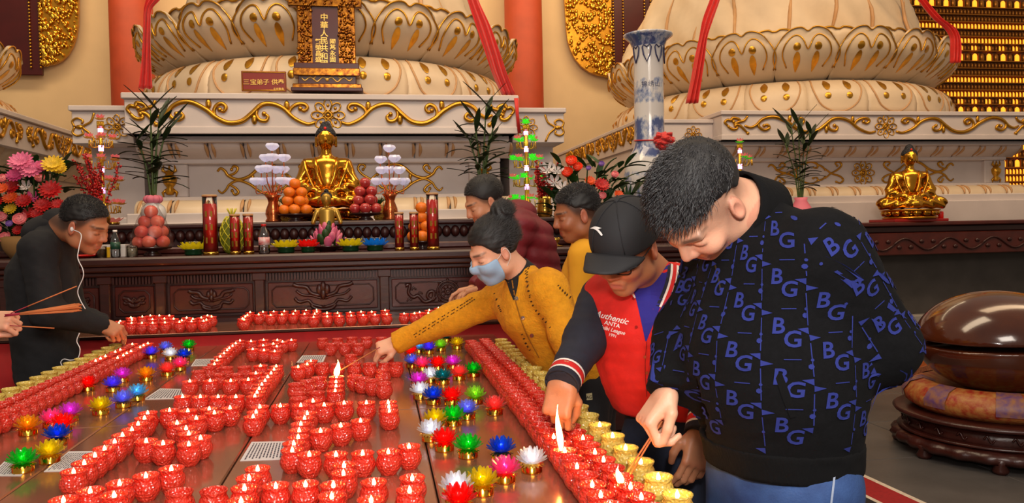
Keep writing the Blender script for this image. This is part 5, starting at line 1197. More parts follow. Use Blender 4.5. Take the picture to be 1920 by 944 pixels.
# ================================================================== people
def sg(x): return 1/(1+np.exp(-np.clip(x, -40, 40)))
def head_sdf(P, neck=None, nr=.058):
    d = s_ell(P, (0, -.018, .035), (.076, .096, .084))
    d = smin(d, s_ell(P, (0, .026, -.03), (.062, .066, .082)), .03)
    d = smin(d, s_ell(P, (0, .058, -.097), (.026, .026, .022)), .035)
    for s in (-1, 1):
        d = smin(d, s_ball(P, (s*.048, .008, -.072), .02), .035)
        d = smin(d, s_ell(P, (s*.038, .066, -.028), (.026, .024, .022)), .025)
        d = smin(d, s_cap(P, (s*.012, .087, .022), (s*.045, .074, .024), .010, .008), .016)
        d = smax(d, -s_ell(P, (s*.033, .1, .002), (.019, .014, .012)), .014)
        d = smin(d, s_ell(P, (s*.032, .074, .001), (.017, .0135, .0125)), .004)
        # ear
        e = s_ell(P, (s*.079, -.008, -.008), (.010, .021, .033), [[1, -.35*s, 0], [.35*s, 1, .15], [0, -.15, 1]])
        e = smax(e, -s_ell(P, (s*.0905, -.004, -.005), (.0085, .0115, .021)), .003); d = smin(d, e, .007)
    d = smin(d, s_cap(P, (0, .088, .016), (0, .107, -.026), .008, .0115), .012)
    for s in (-1, 1): d = smin(d, s_ball(P, (s*.0125, .097, -.031), .0088), .008)
    d = smin(d, s_cap(P, (-.018, .0865, -.0605), (.018, .0865, -.0605), .0062), .010)
    d = smin(d, s_cap(P, (-.014, .0865, -.0735), (.014, .0865, -.0735), .0070), .010)
    d = smax(d, -s_cap(P, (-.022, .0945, -.0668), (.022, .0945, -.0668), .0018), .004)
    if neck is not None: d = smin(d, s_cap(P, (0, -.022, -.05), neck, nr, nr*1.12), .035)
    return d
SKIN = {'fair': (224, 168, 138), 'tan': (186, 122, 86), 'warm': (206, 148, 112), 'brown': (160, 100, 66)}
def head_colors(v, skin, hairc=(26, 22, 22), stubble=.0, lips=(178, 92, 84)):
    c = np.tile(np.array(lin(skin)), (len(v), 1)); x, y, z = np.abs(v[:, 0]), v[:, 1], v[:, 2]
    def mixc(m, col): nonlocal c; c = c*(1-m[:, None])+np.array(lin(col))[None]*m[:, None]
    mixc(.30*np.exp(-((x-.04)**2+(z+.03)**2)/.0006)*(y > .04), (206, 110, 92)); mixc(.35*np.exp(-(x**2+(z+.03)**2)/.0003)*(y > .09), (206, 116, 96))
    mixc(.35*(x > .078)*1., (206, 110, 96))
    zl = np.exp(-((z+.067)/.0085)**4)*np.exp(-(x/.021)**6)*(y > .078); mixc(.8*zl, lips)
    br = np.exp(-((z-.027-.05*(x-.032)*(x < .05))/.0048)**4)*sg((x-.013)/.002)*sg((.053-x)/.003)*(y > .05); mixc(.85*br, hairc)
    la = np.exp(-((z+.0065-.25*(x-.032)**2*40)/.0016)**4)*np.exp(-((x-.032)/.0165)**6)*(y > .06); mixc(.9*la, (30, 20, 18))
    if stubble:
        zh = -.055+.055*sg((y+.035)/.012)+.075*sg((y-.040)/.010); mixc(stubble*sg((z-zh+.006)/.006)*(x < .081), hairc)
    return c
def smooth_frame(f, u):
    f = _n(f); u = _n(np.array(u)-f*np.dot(f, u)); return np.array([np.cross(f, u), f, u])
def hair_sdf(P, t, zf=.075, back=-.055, side=.0):
    sh = s_ell(P, (0, -.018, .037), (.077+t, .097+t, .085+t*1.25)); zh = back+(side-back)*sg((P[:, 1]+.035)/.012)+zf*sg((P[:, 1]-.036)/.010)
    return smax(sh, (zh-P[:, 2])*.9, .010)
def strands(v, n, count, L, r, comb, seed, up=.5, front=0.):
    rr = np.random.default_rng(seed); idx = rr.choice(len(v), min(count, len(v)), replace=False); p = v[idx]; m = n[idx]; K = len(idx); comb = np.array(comb)[None]
    nz = lambda a: a/(np.linalg.norm(a, axis=1)[:, None]+1e-12)
    d = nz(m*up+comb+rr.normal(size=(K, 3))*.20); q = (L*rr.uniform(.6, 1.2, K)*(1+front*np.clip((p[:, 1]-.03)/.05, 0, 1)))[:, None]
    a = nz(np.cross(d, np.array([[.3, .5, .8]]))); b = np.cross(d, a); mid = p+d*q*.6+m*.002; e = p+d*q+comb*q*.25-np.array([[0, 0, .2]])*q*front
    rows = []
    for c, w in ((p-m*.003, r), (mid, r*.8)):
        for j in range(3): t = 2.094*j; rows.append(c+(a*math.cos(t)+b*math.sin(t))*w)
    rows.append(e); V = np.stack(rows, 1).reshape(-1, 3); o = (np.arange(K)*7)[:, None]
    T = np.array([(0, 1, 4), (0, 4, 3), (1, 2, 5), (1, 5, 4), (2, 0, 3), (2, 3, 5), (3, 4, 6), (4, 5, 6), (5, 3, 6)])
    return V, (o[:, None]+T[None]).reshape(-1, 3)
def vnormals(v, f):
    n = np.zeros_like(v); a = v[f[:, 0]]; c = np.cross(v[f[:, 2]]-a, v[f[:, 3]]-v[f[:, 1]])
    for k in range(4): np.add.at(n, f[:, k], c)
    return n/(np.linalg.norm(n, axis=1)[:, None]+1e-12)
def hand_sdf(curls, thumb, s=1., spread=.06):
    """local frame: wrist at origin, +y to the fingers, +z back of the hand, +x thumb side"""
    segs = []
    for (x, y, L), cu, a0 in zip(((.030, .084, 1.), (.0105, .089, 1.08), (-.010, .086, 1.0), (-.029, .077, .8)), curls, (1, .25, -.4, -1.1)):
        p = np.array([x, y, .0]); a = 0; sx = a0*spread
        for l, c, r in zip((.043, .027, .021), cu, (.0098, .009, .0078)):
            a += c; q = p+np.array([sx, math.cos(a), -math.sin(a)])*l*L; segs.append((p, q, r, r*.93)); p = q
    T = [np.array(t) for t in thumb]; tr = [.014, .0125, .0108, .0088]
    for k in range(len(T)-1): segs.append((T[k], T[k+1], tr[k], tr[k+1]))
    def fn(P):
        d = s_box(P, (0, .046, 0), (.040, .046, .0145), .0135); d = smin(d, s_limb(P, (0, -.04, 0), (0, .012, 0), (.024, .019), (.027, .019), (1, 0, 0)), .02)
        d = smin(d, s_ell(P, (.026, .032, -.008), (.018, .03, .016)), .012)
        for a, b, ra, rb in segs: d = smin(d, s_cap(P, a, b, ra, rb), .0045)
        for x in (.03, .0105, -.01, -.029): d = smin(d, s_ball(P, (x, .086, .004), .0095), .006)
        return d*s
    return fn
PINCH = ([(.75, .85, .35), (.95, 1.15, .6), (1.1, 1.3, .8), (1.2, 1.3, .8)], [(.026, .018, -.008), (.046, .046, -.022), (.044, .075, -.040), (.036, .096, -.050)])
HOLD = ([(1.0, 1.25, .6), (1.15, 1.4, .8), (1.25, 1.5, .9), (1.3, 1.5, .9)], [(.026, .018, -.008), (.047, .042, -.018), (.047, .072, -.030), (.040, .098, -.040)])
RELAX = ([(.35, .5, .3), (.45, .6, .35), (.5, .65, .4), (.55, .7, .4)], [(.026, .018, -.008), (.05, .042, -.014), (.056, .072, -.024), (.05, .095, -.034)])
FIST = ([(1.25, 1.5, .9), (1.3, 1.5, .9), (1.35, 1.5, .9), (1.4, 1.5, .9)], [(.026, .018, -.008), (.046, .042, -.024), (.036, .066, -.042), (.012, .078, -.046)])
def hand_mesh(wrist, dr, back, pose, left, s=1.):
    y = _n(dr); z = _n(np.array(back)-y*np.dot(y, back)); x = np.cross(z, y)          # right hand
    if left: x = -x
    v, f = sdf_mesh(hand_sdf(*pose), (-.075, -.075, -.115), (.085, .235, .045), .0042)
    if np.dot(np.cross(x, y), z) < 0: f = f[:, ::-1]
    c = np.tile(np.array([1., 1, 1]), (len(v), 1)); kn = np.exp(-((v[:, 1]-.088)/.012)**2)*(v[:, 2] > .004); c[:, 1] -= .12*kn; c[:, 2] -= .12*kn
    return np.array(wrist)+s*(v[:, :1]*x+v[:, 1:2]*y+v[:, 2:3]*z), f, c
m_skin = M('skin', (220, 170, 140), rough=.48, attr='Col', noise=(35, .07), bump=(260, .08), sss=.08)
m_hair = M('black_hair', (16, 14, 15), rough=.62, noise=(60, .35), spec=.6)
class Person: pass
def person(label, head, J, dims, top_m, bot_m, hands, skin='warm', h_top=.009, folds=.0045, hairstyle='short', group=None, top_name='jacket', split_sleeves=None, hem=None, stubble=.0, shoe=(30, 28, 28), quilt=0.):
    q = Person(); g = lambda k: np.array(J[k], float); q.J = J
    sl, sr = g('sl'), g('sr'); lat = _n(sl-sr); pe = g('pe'); ch = g('ch'); nb = g('nb')
    base = np.array([pe[0], pe[1], 0]); o = thing('person', label, 'person', base, group=group); q.o = o; B = base
    q.lat = lat; fwd = _n(np.cross(lat, (0, 0, 1.))); q.fwd = fwd if np.dot(fwd, head['f']) > 0 else -fwd; fwd = q.fwd
    A = smooth_frame(head['f'], head['u']); hc = np.array(head['c']); hs = head.get('s', 1.); q.A = A; q.hc = hc; q.hs = hs
    loc = lambda p: (np.array(p)-hc) @ A.T/hs; q.w = lambda v: hc+hs*(np.asarray(v) @ A); q.loc = loc
    # --- body: head and neck, hands, and the trunk and limbs inside the clothes, in one mesh
    nbl = loc(nb); lo = np.minimum((-.12, -.14, -.15), nbl-.09); hi = np.maximum((.12, .15, .16), nbl+.09)
    v, f = sdf_mesh(lambda P: head_sdf(P, nbl, head.get('nr', .058)), lo, hi, head.get('h', .0042))
    c = head_colors(v, SKIN[skin], stubble=stubble); Vs = [q.w(v)]; Fs = [f]; Cs = [c]; n = len(v)
    for k, side in (('l', True), ('r', False)):
        if k in hands:
            dr, back, pose = hands[k][:3]; hv, hf, hcol = hand_mesh(J['w'+k], dr, back, pose, side, hands[k][3] if len(hands[k]) > 3 else 1.); Vs.append(hv); Fs.append(hf+n); Cs.append(hcol*np.array(lin(SKIN[skin]))); n += len(hv)
    ank = {}; hipj = {}; kne = {}
    for k, s in (('l', 1), ('r', -1)):
        hipj[k] = pe+lat*s*.085+np.array([0, 0, -.06]); a = J.get('a'+k, pe+lat*s*.11-fwd*.02); ank[k] = np.array([a[0], a[1], .085]); kne[k] = (hipj[k]+ank[k])/2+fwd*.035
    q.hip, q.kne, q.ank = hipj, kne, ank
    def core(P):
        d = s_limb(P, ch, pe, (dims['chest'][0]*.8, dims['chest'][1]*.8), (dims['hip'][0]*.78, dims['hip'][1]*.78), lat); d = smin(d, s_cap(P, ch, nb, .07, .05), .05)
        for k in 'lr':
            d = smin(d, s_cap(P, J['s'+k], J['e'+k], .042, .036), .03); d = smin(d, s_cap(P, J['e'+k], J['w'+k], .034, .024), .02)
            d = smin(d, s_cap(P, hipj[k], kne[k], .068, .05), .03); d = smin(d, s_cap(P, kne[k], ank[k], .046, .034), .02)
        return d
    pts = np.array([J[k] for k in ('sl', 'sr', 'el', 'er', 'wl', 'wr', 'nb', 'pe', 'ch')]+list(ank.values()))
    v, f = sdf_mesh(core, pts.min(0)-.2, pts.max(0)+.2, .018); Vs.append(v); Fs.append(f+n); Cs.append(np.tile(np.array(lin(SKIN[skin])), (len(v), 1)))
    mesh_np('body', np.concatenate(Vs)-B, np.concatenate(Fs), m_skin, o, True, np.concatenate(Cs))
    # --- top
    R = dims; ar = R.get('arm', (.068, .056, .046))
    def torso(P):
        d = s_limb(P, ch, pe, R['chest'], R['hip'], lat)
        if 'belly' in R: bc, br = R['belly']; d = smin(d, s_ell(P, bc, br, [lat, np.cross(_n(ch-pe), lat), _n(ch-pe)]), .06)
        d = smin(d, s_cap(P, sl-lat*.02, sr+lat*.02, R.get('sh', .07)), .07); d = smin(d, s_cap(P, ch, nb, R['chest'][1]*.8, R.get('neck', .062)), .06)
        return d
    def arm(P, k):
        d = s_cap(P, J['s'+k], J['e'+k], ar[0], ar[1]); d = smin(d, s_cap(P, J['e'+k], J['w'+k], ar[1], ar[2]), .03)
        e = np.array(J['e'+k]); 
        return d
    hemz = pe[2]+R.get('hem', -.06)
    def wr(P): return quilt*(.006*np.abs(np.sin(P[:, 2]*38+P[:, 0]*6))-.004)+folds*np_noise(P, 34, 3)+folds*.6*np_noise(P*np.array([1, 1, 1.8]), 62, 5)
    def cutw(P, d):
        for k in 'lr':
            w = np.array(J['w'+k]); a = _n(w-np.array(J['e'+k])); near = np.linalg.norm(P-w, axis=1) < .12
            d = np.where(near, np.maximum(d, (P-w) @ a-.012), d)
        return d
    q.torso = lambda P: np.maximum(torso(P)+wr(P), hemz-P[:, 2])
    q.arms = lambda P: cutw(P, np.minimum(arm(P, 'l'), arm(P, 'r')))+wr(P)*1.0
    q.top = lambda P: np.maximum(cutw(P, smin(smin(torso(P), arm(P, 'l'), .045), arm(P, 'r'), .045))+wr(P), hemz-P[:, 2])
    pts = np.array([J[k] for k in ('sl', 'sr', 'el', 'er', 'wl', 'wr', 'nb', 'pe', 'ch')]); lo, hi = pts.min(0)-.24, pts.max(0)+.24; lo[2] = max(lo[2], min(hemz, pts[:, 2].min())-.09)
    if split_sleeves:
        v, f = sdf_mesh(lambda P: q.torso(P), lo, hi, h_top); mesh_np(top_name, v-B, f, top_m, o)
        for k in 'lr':
            def sl_fn(P, k=k): return cutw(P, arm(P, k))+wr(P)
            ps = np.array([J['s'+k], J['e'+k], J['w'+k]]); v, f = sdf_mesh(sl_fn, ps.min(0)-.11, ps.max(0)+.11, h_top); mesh_np('sleeve', v-B, f, split_sleeves, o)
    else:
        v, f = sdf_mesh(q.top, lo, hi, h_top); mesh_np(top_name, v-B, f, top_m, o)
    # --- trousers and shoes
    lr_ = R.get('leg', (.088, .066, .055))
    def bot(P):
        d = s_limb(P, pe+np.array([0, 0, R.get('waist', .06)]), pe+np.array([0, 0, -.06]), (R['hip'][0]*.9, R['hip'][1]*.9), (R['hip'][0]*.92, R['hip'][1]*.92), lat)
        for k in 'lr': d = smin(d, s_cap(P, hipj[k], kne[k], lr_[0], lr_[1]), .03); d = smin(d, s_cap(P, kne[k], ank[k], lr_[1], lr_[2]), .03)
        return np.maximum(d, .05-P[:, 2])+.004*np_noise(P, 30, 9)
    q.bot = bot
    pts = np.array(list(hipj.values())+list(ank.values())+[pe]); lo, hi = pts.min(0)-.2, pts.max(0)+.2; lo[2] = .0; v, f = sdf_mesh(bot, lo, hi, .014 if h_top > .007 else .011); mesh_np('trousers', v-B, f, bot_m, o)
    for k in 'lr':
        a = ank[k]; ms = M('shoe_%d' % shoe[0], shoe, rough=.5)
        def sh(P): return np.maximum(smin(s_ell(P, a+np.array([0, 0, -.045]), (.046, .046, .05)), s_limb(P, a+np.array([0, 0, -.05]), a+fwd*.15+np.array([0, 0, -.058]), (.042, .038), (.042, .026), np.cross(fwd, (0, 0, 1))), .04), .002-P[:, 2])
        v, f = sdf_mesh(sh, a+np.array([-.24, -.24, -.1]), a+np.array([.24, .24, .06]), .013); mesh_np('shoe', v-B, f, ms, o)
    # --- hair
    q.B = B
    def wmesh(name, v, f, m, smooth=True, colors=None): return mesh_np(name, q.w(np.array(v))-B, f, m, o, smooth, colors)
    q.wmesh = wmesh
    if hairstyle:
        t, zf, L, cnt, rad, comb, up = {'spiky': (.007, .006, .022, 10000, .0007, (0, .75, -.05), .25), 'crew': (.0045, .040, .009, 2600, .0009, (0, .3, .2), .5), 'buzz': (.0035, .060, .004, 900, .0012, (0, .1, .1), 1.), 'bun': (.009, .076, .020, 5000, .0006, (0, -.8, .1), .0)}[hairstyle]
        nz = .0025 if hairstyle != 'buzz' else .0006
        fnh = lambda P: hair_sdf(P, t, zf, side={'bun': -.01, 'crew': .03, 'spiky': .057}.get(hairstyle, .012), back=-.055 if hairstyle in ('bun', 'buzz') else -.01)+nz*np_noise(P*np.array([1., .5, 1.]), 160, 4)
        if hairstyle == 'bun':
            f0 = fnh; fnh = lambda P: smin(f0(P), s_ell(P, (0, -.098, .112), (.048, .046, .046))+.004*np_noise(P, 150, 8), .012)
        v, f = sdf_mesh(fnh, (-.12, -.17, -.09), (.12, .12, .18), .0042); ho = wmesh('hair', v, f, m_hair)
        if cnt:
            nn = vnormals(v, f); keep = (nn[:, 2] > -.55) & (np.linalg.norm(v-np.array([0, -.018, .037]), axis=1) > .085) & (v[:, 2] > (.048 if hairstyle == 'spiky' else -.02)); sv, sf = strands(v[keep], nn[keep], cnt, L, rad, comb, 3, up, .5 if hairstyle == 'spiky' else 0.); so = mesh_np('hair_strands', q.w(np.array(sv))-B, sf, M('hair_sheen', (46, 44, 46), rough=.35, spec=.7), ho, True); so['kind'] = 'stuff'
    return q
def trace(O, D, fn, t0=0., n=42, far=6.):
    t = np.full(len(D), t0, np.float32); P = O+D*t[:, None]; d = np.zeros(len(D))
    for _ in range(n):
        P = O+D*t[:, None]; d = fn(P.astype(np.float32)); t = t+d*.75
    return P, np.abs(d) < .004
def cam_trace(px, fn, t0):
    D = np.array([_n(ray(x, y)) for x, y in px]); P, ok = trace(cC[None], D, fn, t0); return P-D*.0025, ok
def pix_decal(q, name, polys, fn, mat, t0, stuff=False):
    """flat print lying on the cloth: polys = [(pixel verts, faces)]"""
    V = []; F = []
    for v, f in polys:
        P, ok = cam_trace(v, fn, t0)
        if ok.mean() < .7: continue
        k = len(V); V += list(P-q.B); F += [tuple(i+k for i in x) for x in f if all(ok[i] for i in x)]
    if not V: return None
    used = sorted({i for x in F for i in x}); mp = {a: i for i, a in enumerate(used)}
    if not used: return None
    V = [V[i] for i in used]; F = [tuple(mp[i] for i in x) for x in F]
    o = mesh_np(name, V, F, mat, q.o, False)
    if stuff: o['kind'] = 'stuff'
    return o
def strip(a, b, n=10):
    A = spline([(p[0], p[1], 0) for p in a], n); Bq = spline([(p[0], p[1], 0) for p in b], n); m = min(len(A), len(Bq)); v = []
    for i in range(m):
        for t in np.linspace(0, 1, 5): p = A[i]*(1-t)+Bq[i]*t; v.append((p[0], p[1]))
    return v, [(i*5+j, i*5+j+1, (i+1)*5+j+1, (i+1)*5+j) for i in range(m-1) for j in range(4)]
def text_px(body, x, y, size, ang=0., shear=0., bold=.0):
    v, f = text_mesh(body, 0, shear, bold); c, s = math.cos(ang), math.sin(ang)
    return [(x+(p[0]*c-p[1]*s)*size, y-(p[0]*s+p[1]*c)*size) for p in v], f
def band(q, name, p, axis, r, h, mat, flare=1., tilt=None, n=28, th=.004, arc=None, parent=None):
    """ring of cloth round an axis (collar, cuff)"""
    a = _n(axis); e = _n(np.cross(a, (0.31, .2, .93))); g = np.cross(a, e); p = np.array(p)-q.B; rr = r if hasattr(r, '__len__') else (r, r)
    b = MB()
    for k, off in ((0, 0), (1, -th)):
        pass
    a0, a1 = arc or (0, 2*PI)
    def fn(u, v, off):
        t = a0+(a1-a0)*u; R = (1+(flare-1)*v); return tuple(p+(e*math.cos(t)*(rr[0]*R+off)+g*math.sin(t)*(rr[1]*R+off))+a*h*v)
    b.sheet(fn, n, 4, thick=th); return b.build(name, mat, parent or q.o)
def tubep(q, name, pts, r, mat, n=6): b = MB(); b.tube([np.array(p)-q.B for p in pts], r, n); return b.build(name, mat, q.o)
U = atd
# ------------------------------------------------------------------ the man in the monogram sweater
m_knit = M('black_knit', (9, 9, 12), rough=.95, spec=.2, noise=(120, .3), bump=(300, .12)); m_denim = M('blue_denim', (28, 52, 100), rough=.8, noise=(14, .4), bump=(240, .15), col2=(52, 84, 138)); m_rib = M('black_rib', (8, 8, 10), rough=.95, spec=.2, bump=(160, .3), stretch=(1, 1, .1))
J = dict(nb=U(1408, 402, 1.68), ch=U(1450, 545, 1.68), pe=U(1462, 850, 1.68), sl=U(1545, 478, 1.56), sr=U(1358, 500, 1.82), el=U(1652, 648, 1.60), wl=U(1560, 742, 1.86), er=U(1290, 630, 1.80), wr=U(1253, 730, 1.72))
q = person('man in black sweater with blue letter monograms bending over yellow candles', dict(c=U(1311, 382, 1.60), f=cdir(-.38, -.92, .12), u=cdir(-.62, .38, .68), s=.99, nr=.064, h=.0033), J,
    dict(chest=(.185, .145), hip=(.172, .145), belly=(U(1440, 690, 1.66), (.192, .17, .19)), arm=(.082, .072, .046), neck=.068, hem=-.02, sh=.082, waist=.05, leg=(.1, .075, .06)), m_knit, m_denim,
    dict(r=(cdir(-.58, -.80, .12), cdir(-.75, .5, .10), HOLD, 1.0), l=(cdir(-.8, -.1, -.5), cdir(0, 0, -1), RELAX)), 'fair', .0065, .0035, 'spiky', stubble=.35, top_name='sweater', shoe=(40, 38, 38))
qR = q
b_ax = _n(q.loc(q.w((0, -.02, -.06)))-0); na = _n(q.w((0, -.02, -.045))-J['nb'])
band(q, 'stand_collar', np.array(J['nb'])-na*.035+np.array([0, 0, -.0]), na, (.082, .082), .085, m_rib, 1.0, th=.006)
band(q, 'hem_band', np.array(J['pe'])+np.array([0, 0, -.026]), (0, 0, 1), (.168, .168), .0, m_rib) if False else None
v, f = sdf_mesh(lambda P: np.maximum(np.maximum(q.torso(P)-.003, P[:, 2]-(J['pe'][2]+.042)), (J['pe'][2]-.028)-P[:, 2]), np.array(J['pe'])-.25, np.array(J['pe'])+.25, .009); mesh_np('hem_band', v-q.B, f, m_rib, q.o)
for k in 'rl':
    w = np.array(J['w'+k]); a = _n(w-np.array(J['e'+k])); band(q, 'cuff', w-a*.05, a, (.047, .047), .06, m_rib, .92, th=.006)
# monogram print wrapped round trunk and sleeves
m_blue = M('blue_print', (40, 48, 116), rough=.9, spec=.2)
def wrap_print(q, a, b, side, own, allf, radius, h0, h1, name, cell=(.076, .092), th0=0., th1=2*PI):
    a = np.array(a, float); b = np.array(b, float); L = np.linalg.norm(b-a); w = (b-a)/L; s = _n(np.array(side)-w*np.dot(side, w)); n = np.cross(w, s); V = []; F = []
    Bt = text_mesh('B', 0, .12, .02); Gt = text_mesh('G', 0, .12, .02); Q = lambda x0, x1, z0, z1: ([(x0, z0), (x1, z0), (x1, z1), (x0, z1)], [(0, 1, 2, 3)])
    item = [([(p[0]*.041-.014, p[1]*.041+.002) for p in Bt[0]], Bt[1]), ([(p[0]*.041+.008, p[1]*.041-.022) for p in Gt[0]], Gt[1])]
    for x in (-.042,): item += [Q(x-.0009, x+.0009, -.03, .03)]
    item += [([(-.042, .034), (-.022, .039), (-.042, .045)], [(0, 1, 2)]), ([(-.042, -.034), (-.06, -.036), (-.042, -.046)], [(0, 1, 2)]), ([(.034+.005*math.cos(t), .034+.005*math.sin(t)) for t in np.linspace(0, 6.28, 8)[:-1]], [tuple(range(7))]), Q(-.006, .02, .046, .0478), ([(-.042+.003*math.cos(t), .003*math.sin(t)) for t in np.linspace(0, 6.28, 7)[:-1]], [tuple(range(6))])]
    nc = max(3, int(round(radius*(th1-th0)/cell[0]))); verts = []; faces = []; grp = []
    for c in range(nc):
        for r in range(-1, int((h1-h0)/cell[1])+2):
            cx = (c+.5)/nc*(th1-th0)+th0; hz = h0+(r+.5*(c % 2))*cell[1]
            if not h0+.02 < hz < h1-.02: continue
            for v, f in item:
                k = len(verts); verts += [(cx-p[0]/radius, hz-p[1]) for p in v]; faces += [tuple(i+k for i in x) for x in f]
    vv = np.array(verts); e = np.cos(vv[:, :1])*s+np.sin(vv[:, :1])*n; O = a+w*vv[:, 1:2]+e*.40
    P, ok = trace(O, -e, own, 0., 30); ok &= allf(P.astype(np.float32)) > -.012
    P2, ok2 = trace(P+e*.05, -e, allf, 0., 16); good = ok & ok2 & (np.linalg.norm(P2-P, axis=1) < .045); P2 = P2+e*.0022
    fs = [x for x in faces if all(good[i] for i in x)]; used = sorted({i for x in fs for i in x}); mp = {a_: i for i, a_ in enumerate(used)}
    if used: mesh_np(name, (P2-q.B)[used], [tuple(mp[i] for i in x) for x in fs], m_blue, q.o, False)['kind'] = 'stuff'
wrap_print(q, J['ch']+np.array([0, 0, .16]), np.array(J['pe'])+np.array([0, 0, .0]), q.lat, q.torso, q.top, .175, .0, .46, 'monogram_print')
for k in 'lr':
    for i, (p0, p1, r, ln) in enumerate(((J['s'+k], J['e'+k], .078, 1.0), (J['e'+k], J['w'+k], .06, .78))):
        Lk = float(np.linalg.norm(np.array(p1)-np.array(p0))); wrap_print(q, p0, p1, (0, 0, 1) if abs(_n(np.array(p1)-np.array(p0))[2]) < .8 else (1, 0, 0), q.arms, q.top, r, -.07 if i == 0 else 0., Lk*ln, 'sleeve_print')
pix_decal(q, 'zip_fastener', [strip([(1338, 492), (1345, 520), (1350, 548)], [(1341, 492), (1348, 520), (1353, 548)], 4)], q.top, M('zip_metal', (90, 80, 60), rough=.3, metal=.8), 1.2)
pix_decal(q, 'pocket_welt', [strip([(1452, 702), (1466, 745), (1482, 785)], [(1466, 700), (1482, 742), (1494, 782)], 4)], q.top, m_rib, 1.2)
for nm, a, b_ in (('pocket_seam', [(1395, 862), (1440, 874), (1500, 868)], [(1395, 865), (1440, 877), (1500, 871)]), ('side_seam', [(1566, 850), (1562, 900), (1556, 950)], [(1570, 850), (1566, 900), (1560, 950)]), ('back_pocket_seam', [(1580, 868), (1596, 862), (1602, 858)], [(1580, 872), (1596, 866), (1602, 862)])): pix_decal(q, nm, [strip(a, b_, 6)], q.bot, M('denim_thread', (140, 150, 170), rough=.9), 1.2)
# his incense sticks
m_stick = M('incense_stick', (196, 112, 62), rough=.8); m_stickr = M('incense_handle', (150, 24, 50), rough=.7)
def incense(label, a, b, n=1, r=.0016, red=.3, glow=True, spread=.01):
    a = np.array(a); b = np.array(b); o = thing('incense_sticks' if n > 1 else 'incense_stick', label, 'incense', tuple(a)); rr = random.Random(n)
    for k in range(n):
        j = np.array([rr.uniform(-1, 1) for _ in range(3)])*spread if n > 1 else np.zeros(3); j0 = j*.25; m = a+(b-a)*red
        bb = MB(); bb.tube([j0, m-a+j*red], r, 5); bb.build('red_handle', m_stickr, o); bb = MB(); bb.tube([m-a+j*red, b-a+j], r*1.25, 5); bb.build('incense_rod', m_stick, o)
    return o
incense('pair of thin incense sticks held by the monogram sweater man', U(1268, 746, 1.685), U(1180, 888, 1.71), 2, .0017, .3, spread=.004)
# ------------------------------------------------------------------ the man in the black cap and red vest
m_vest = M('red_vest_cloth', (214, 28, 20), rough=.8, noise=(40, .1), bump=(220, .08)); m_navy = M('navy_cloth', (26, 28, 44), rough=.85, noise=(40, .2), bump=(200, .1)); m_trous = M('dark_blue_trousers', (36, 42, 62), rough=.85, noise=(20, .25), bump=(160, .1)); m_white = M('white_knit', (222, 216, 210), rough=.8); m_redk = M('red_knit', (196, 24, 24), rough=.8)
J = dict(nb=U(1243, 540, 2.30), ch=U(1205, 610, 2.33), pe=U(1262, 790, 2.36), sr=U(1128, 560, 2.42), sl=U(1282, 540, 2.22), er=U(1095, 640, 2.28), wr=U(1056, 716, 2.13), el=U(1345, 690, 2.24), wl=U(1318, 812, 2.10))
q = person('man in black cap, red vest and navy sleeves lighting a candle', dict(c=U(1172, 462, 2.16), f=cdir(-.50, -.56, .66), u=cdir(-.28, .82, .50), s=1.0), J,
    dict(chest=(.185, .135), hip=(.165, .13), arm=(.068, .058, .045), neck=.06, hem=.03, sh=.075, waist=.08, belly=(U(1238, 690, 2.34), (.165, .12, .12))), m_vest, m_trous,
    dict(r=(cdir(-.22, -.95, .15), cdir(-.3, .15, .93), PINCH), l=(cdir(-.28, -.93, .2), cdir(.3, .1, .9), RELAX)), 'tan', .007, .004, None, split_sleeves=m_navy, stubble=.5, top_name='vest')
qC = q
for k in 'rl':
    w = np.array(J['w'+k]); a = _n(w-np.array(J['e'+k]))
    for i, (t, mm) in enumerate(((-.055, m_navy), (-.040, m_white), (-.033, m_redk), (-.013, m_white), (-.006, m_navy))): band(q, 'cuff_stripe', w+a*t, a, (.0485, .0485), (.015, .007, .02, .007, .018)[i], mm, 1., th=.006)
na = _n(q.w((0, -.03, -.05))-J['nb'])
# cap: crown and visor
mcap = M('black_cap_cloth', (26, 26, 30), rough=.8); mvis = M('visor_mesh', (30, 30, 34), rough=.7, bump=(700, .15))
cv, cf = sdf_mesh(lambda P: smax(s_ell(P, (0, -.012, .030), (.092, .112, .106)), (.016+.10*np.maximum(P[:, 1], 0)*.2-P[:, 2]), .006), (-.11, -.14, -.01), (.11, .12, .15), .005); co = q.wmesh('cap_crown', cv, cf, mcap)
b = MB(); b.sheet(lambda u, v, off: ((u-.5)*.172*(1-.18*v*v), .058+.040*(1-(2*u-1)**2)+v*(.078*(1-.45*(2*u-1)**4)), .042-.030*(2*u-1)**2-.006*v+off), 18, 8, thick=.004); vo = q.wmesh('cap_visor', np.array(b.v), b.f, mvis)
b = MB(); b.ball((0, -.012, .137), (.008, .008, .004), 8, 5); q.wmesh('cap_button', np.array(b.v), b.f, mcap)
for t in np.linspace(0, PI, 4)[:-1]:
    b = MB(); b.tube([(.0935*math.cos(a)*math.cos(t), -.012+.1135*math.cos(a)*math.sin(t), .030+.1075*math.sin(a)) for a in np.linspace(.05, PI-.05, 20)], .0012, 5); q.wmesh('cap_seam', np.array(b.v), b.f, mcap)
capf = lambda P: s_ell(((P-q.hc) @ q.A.T/q.hs).astype(np.float32), (0, -.012, .030), (.0935, .1135, .1075))*q.hs
pix_decal(q, 'cap_logo', [strip([(1107, 428), (1114, 426), (1121, 430), (1127, 436), (1130, 441)], [(1107, 429), (1114, 430), (1120, 434), (1125, 440), (1128, 443)], 6), strip([(1107, 428), (1116, 425), (1128, 428)], [(1107, 429), (1116, 428), (1122, 430)], 6)], capf, M('white_print', (232, 230, 228), rough=.6), 1.6)
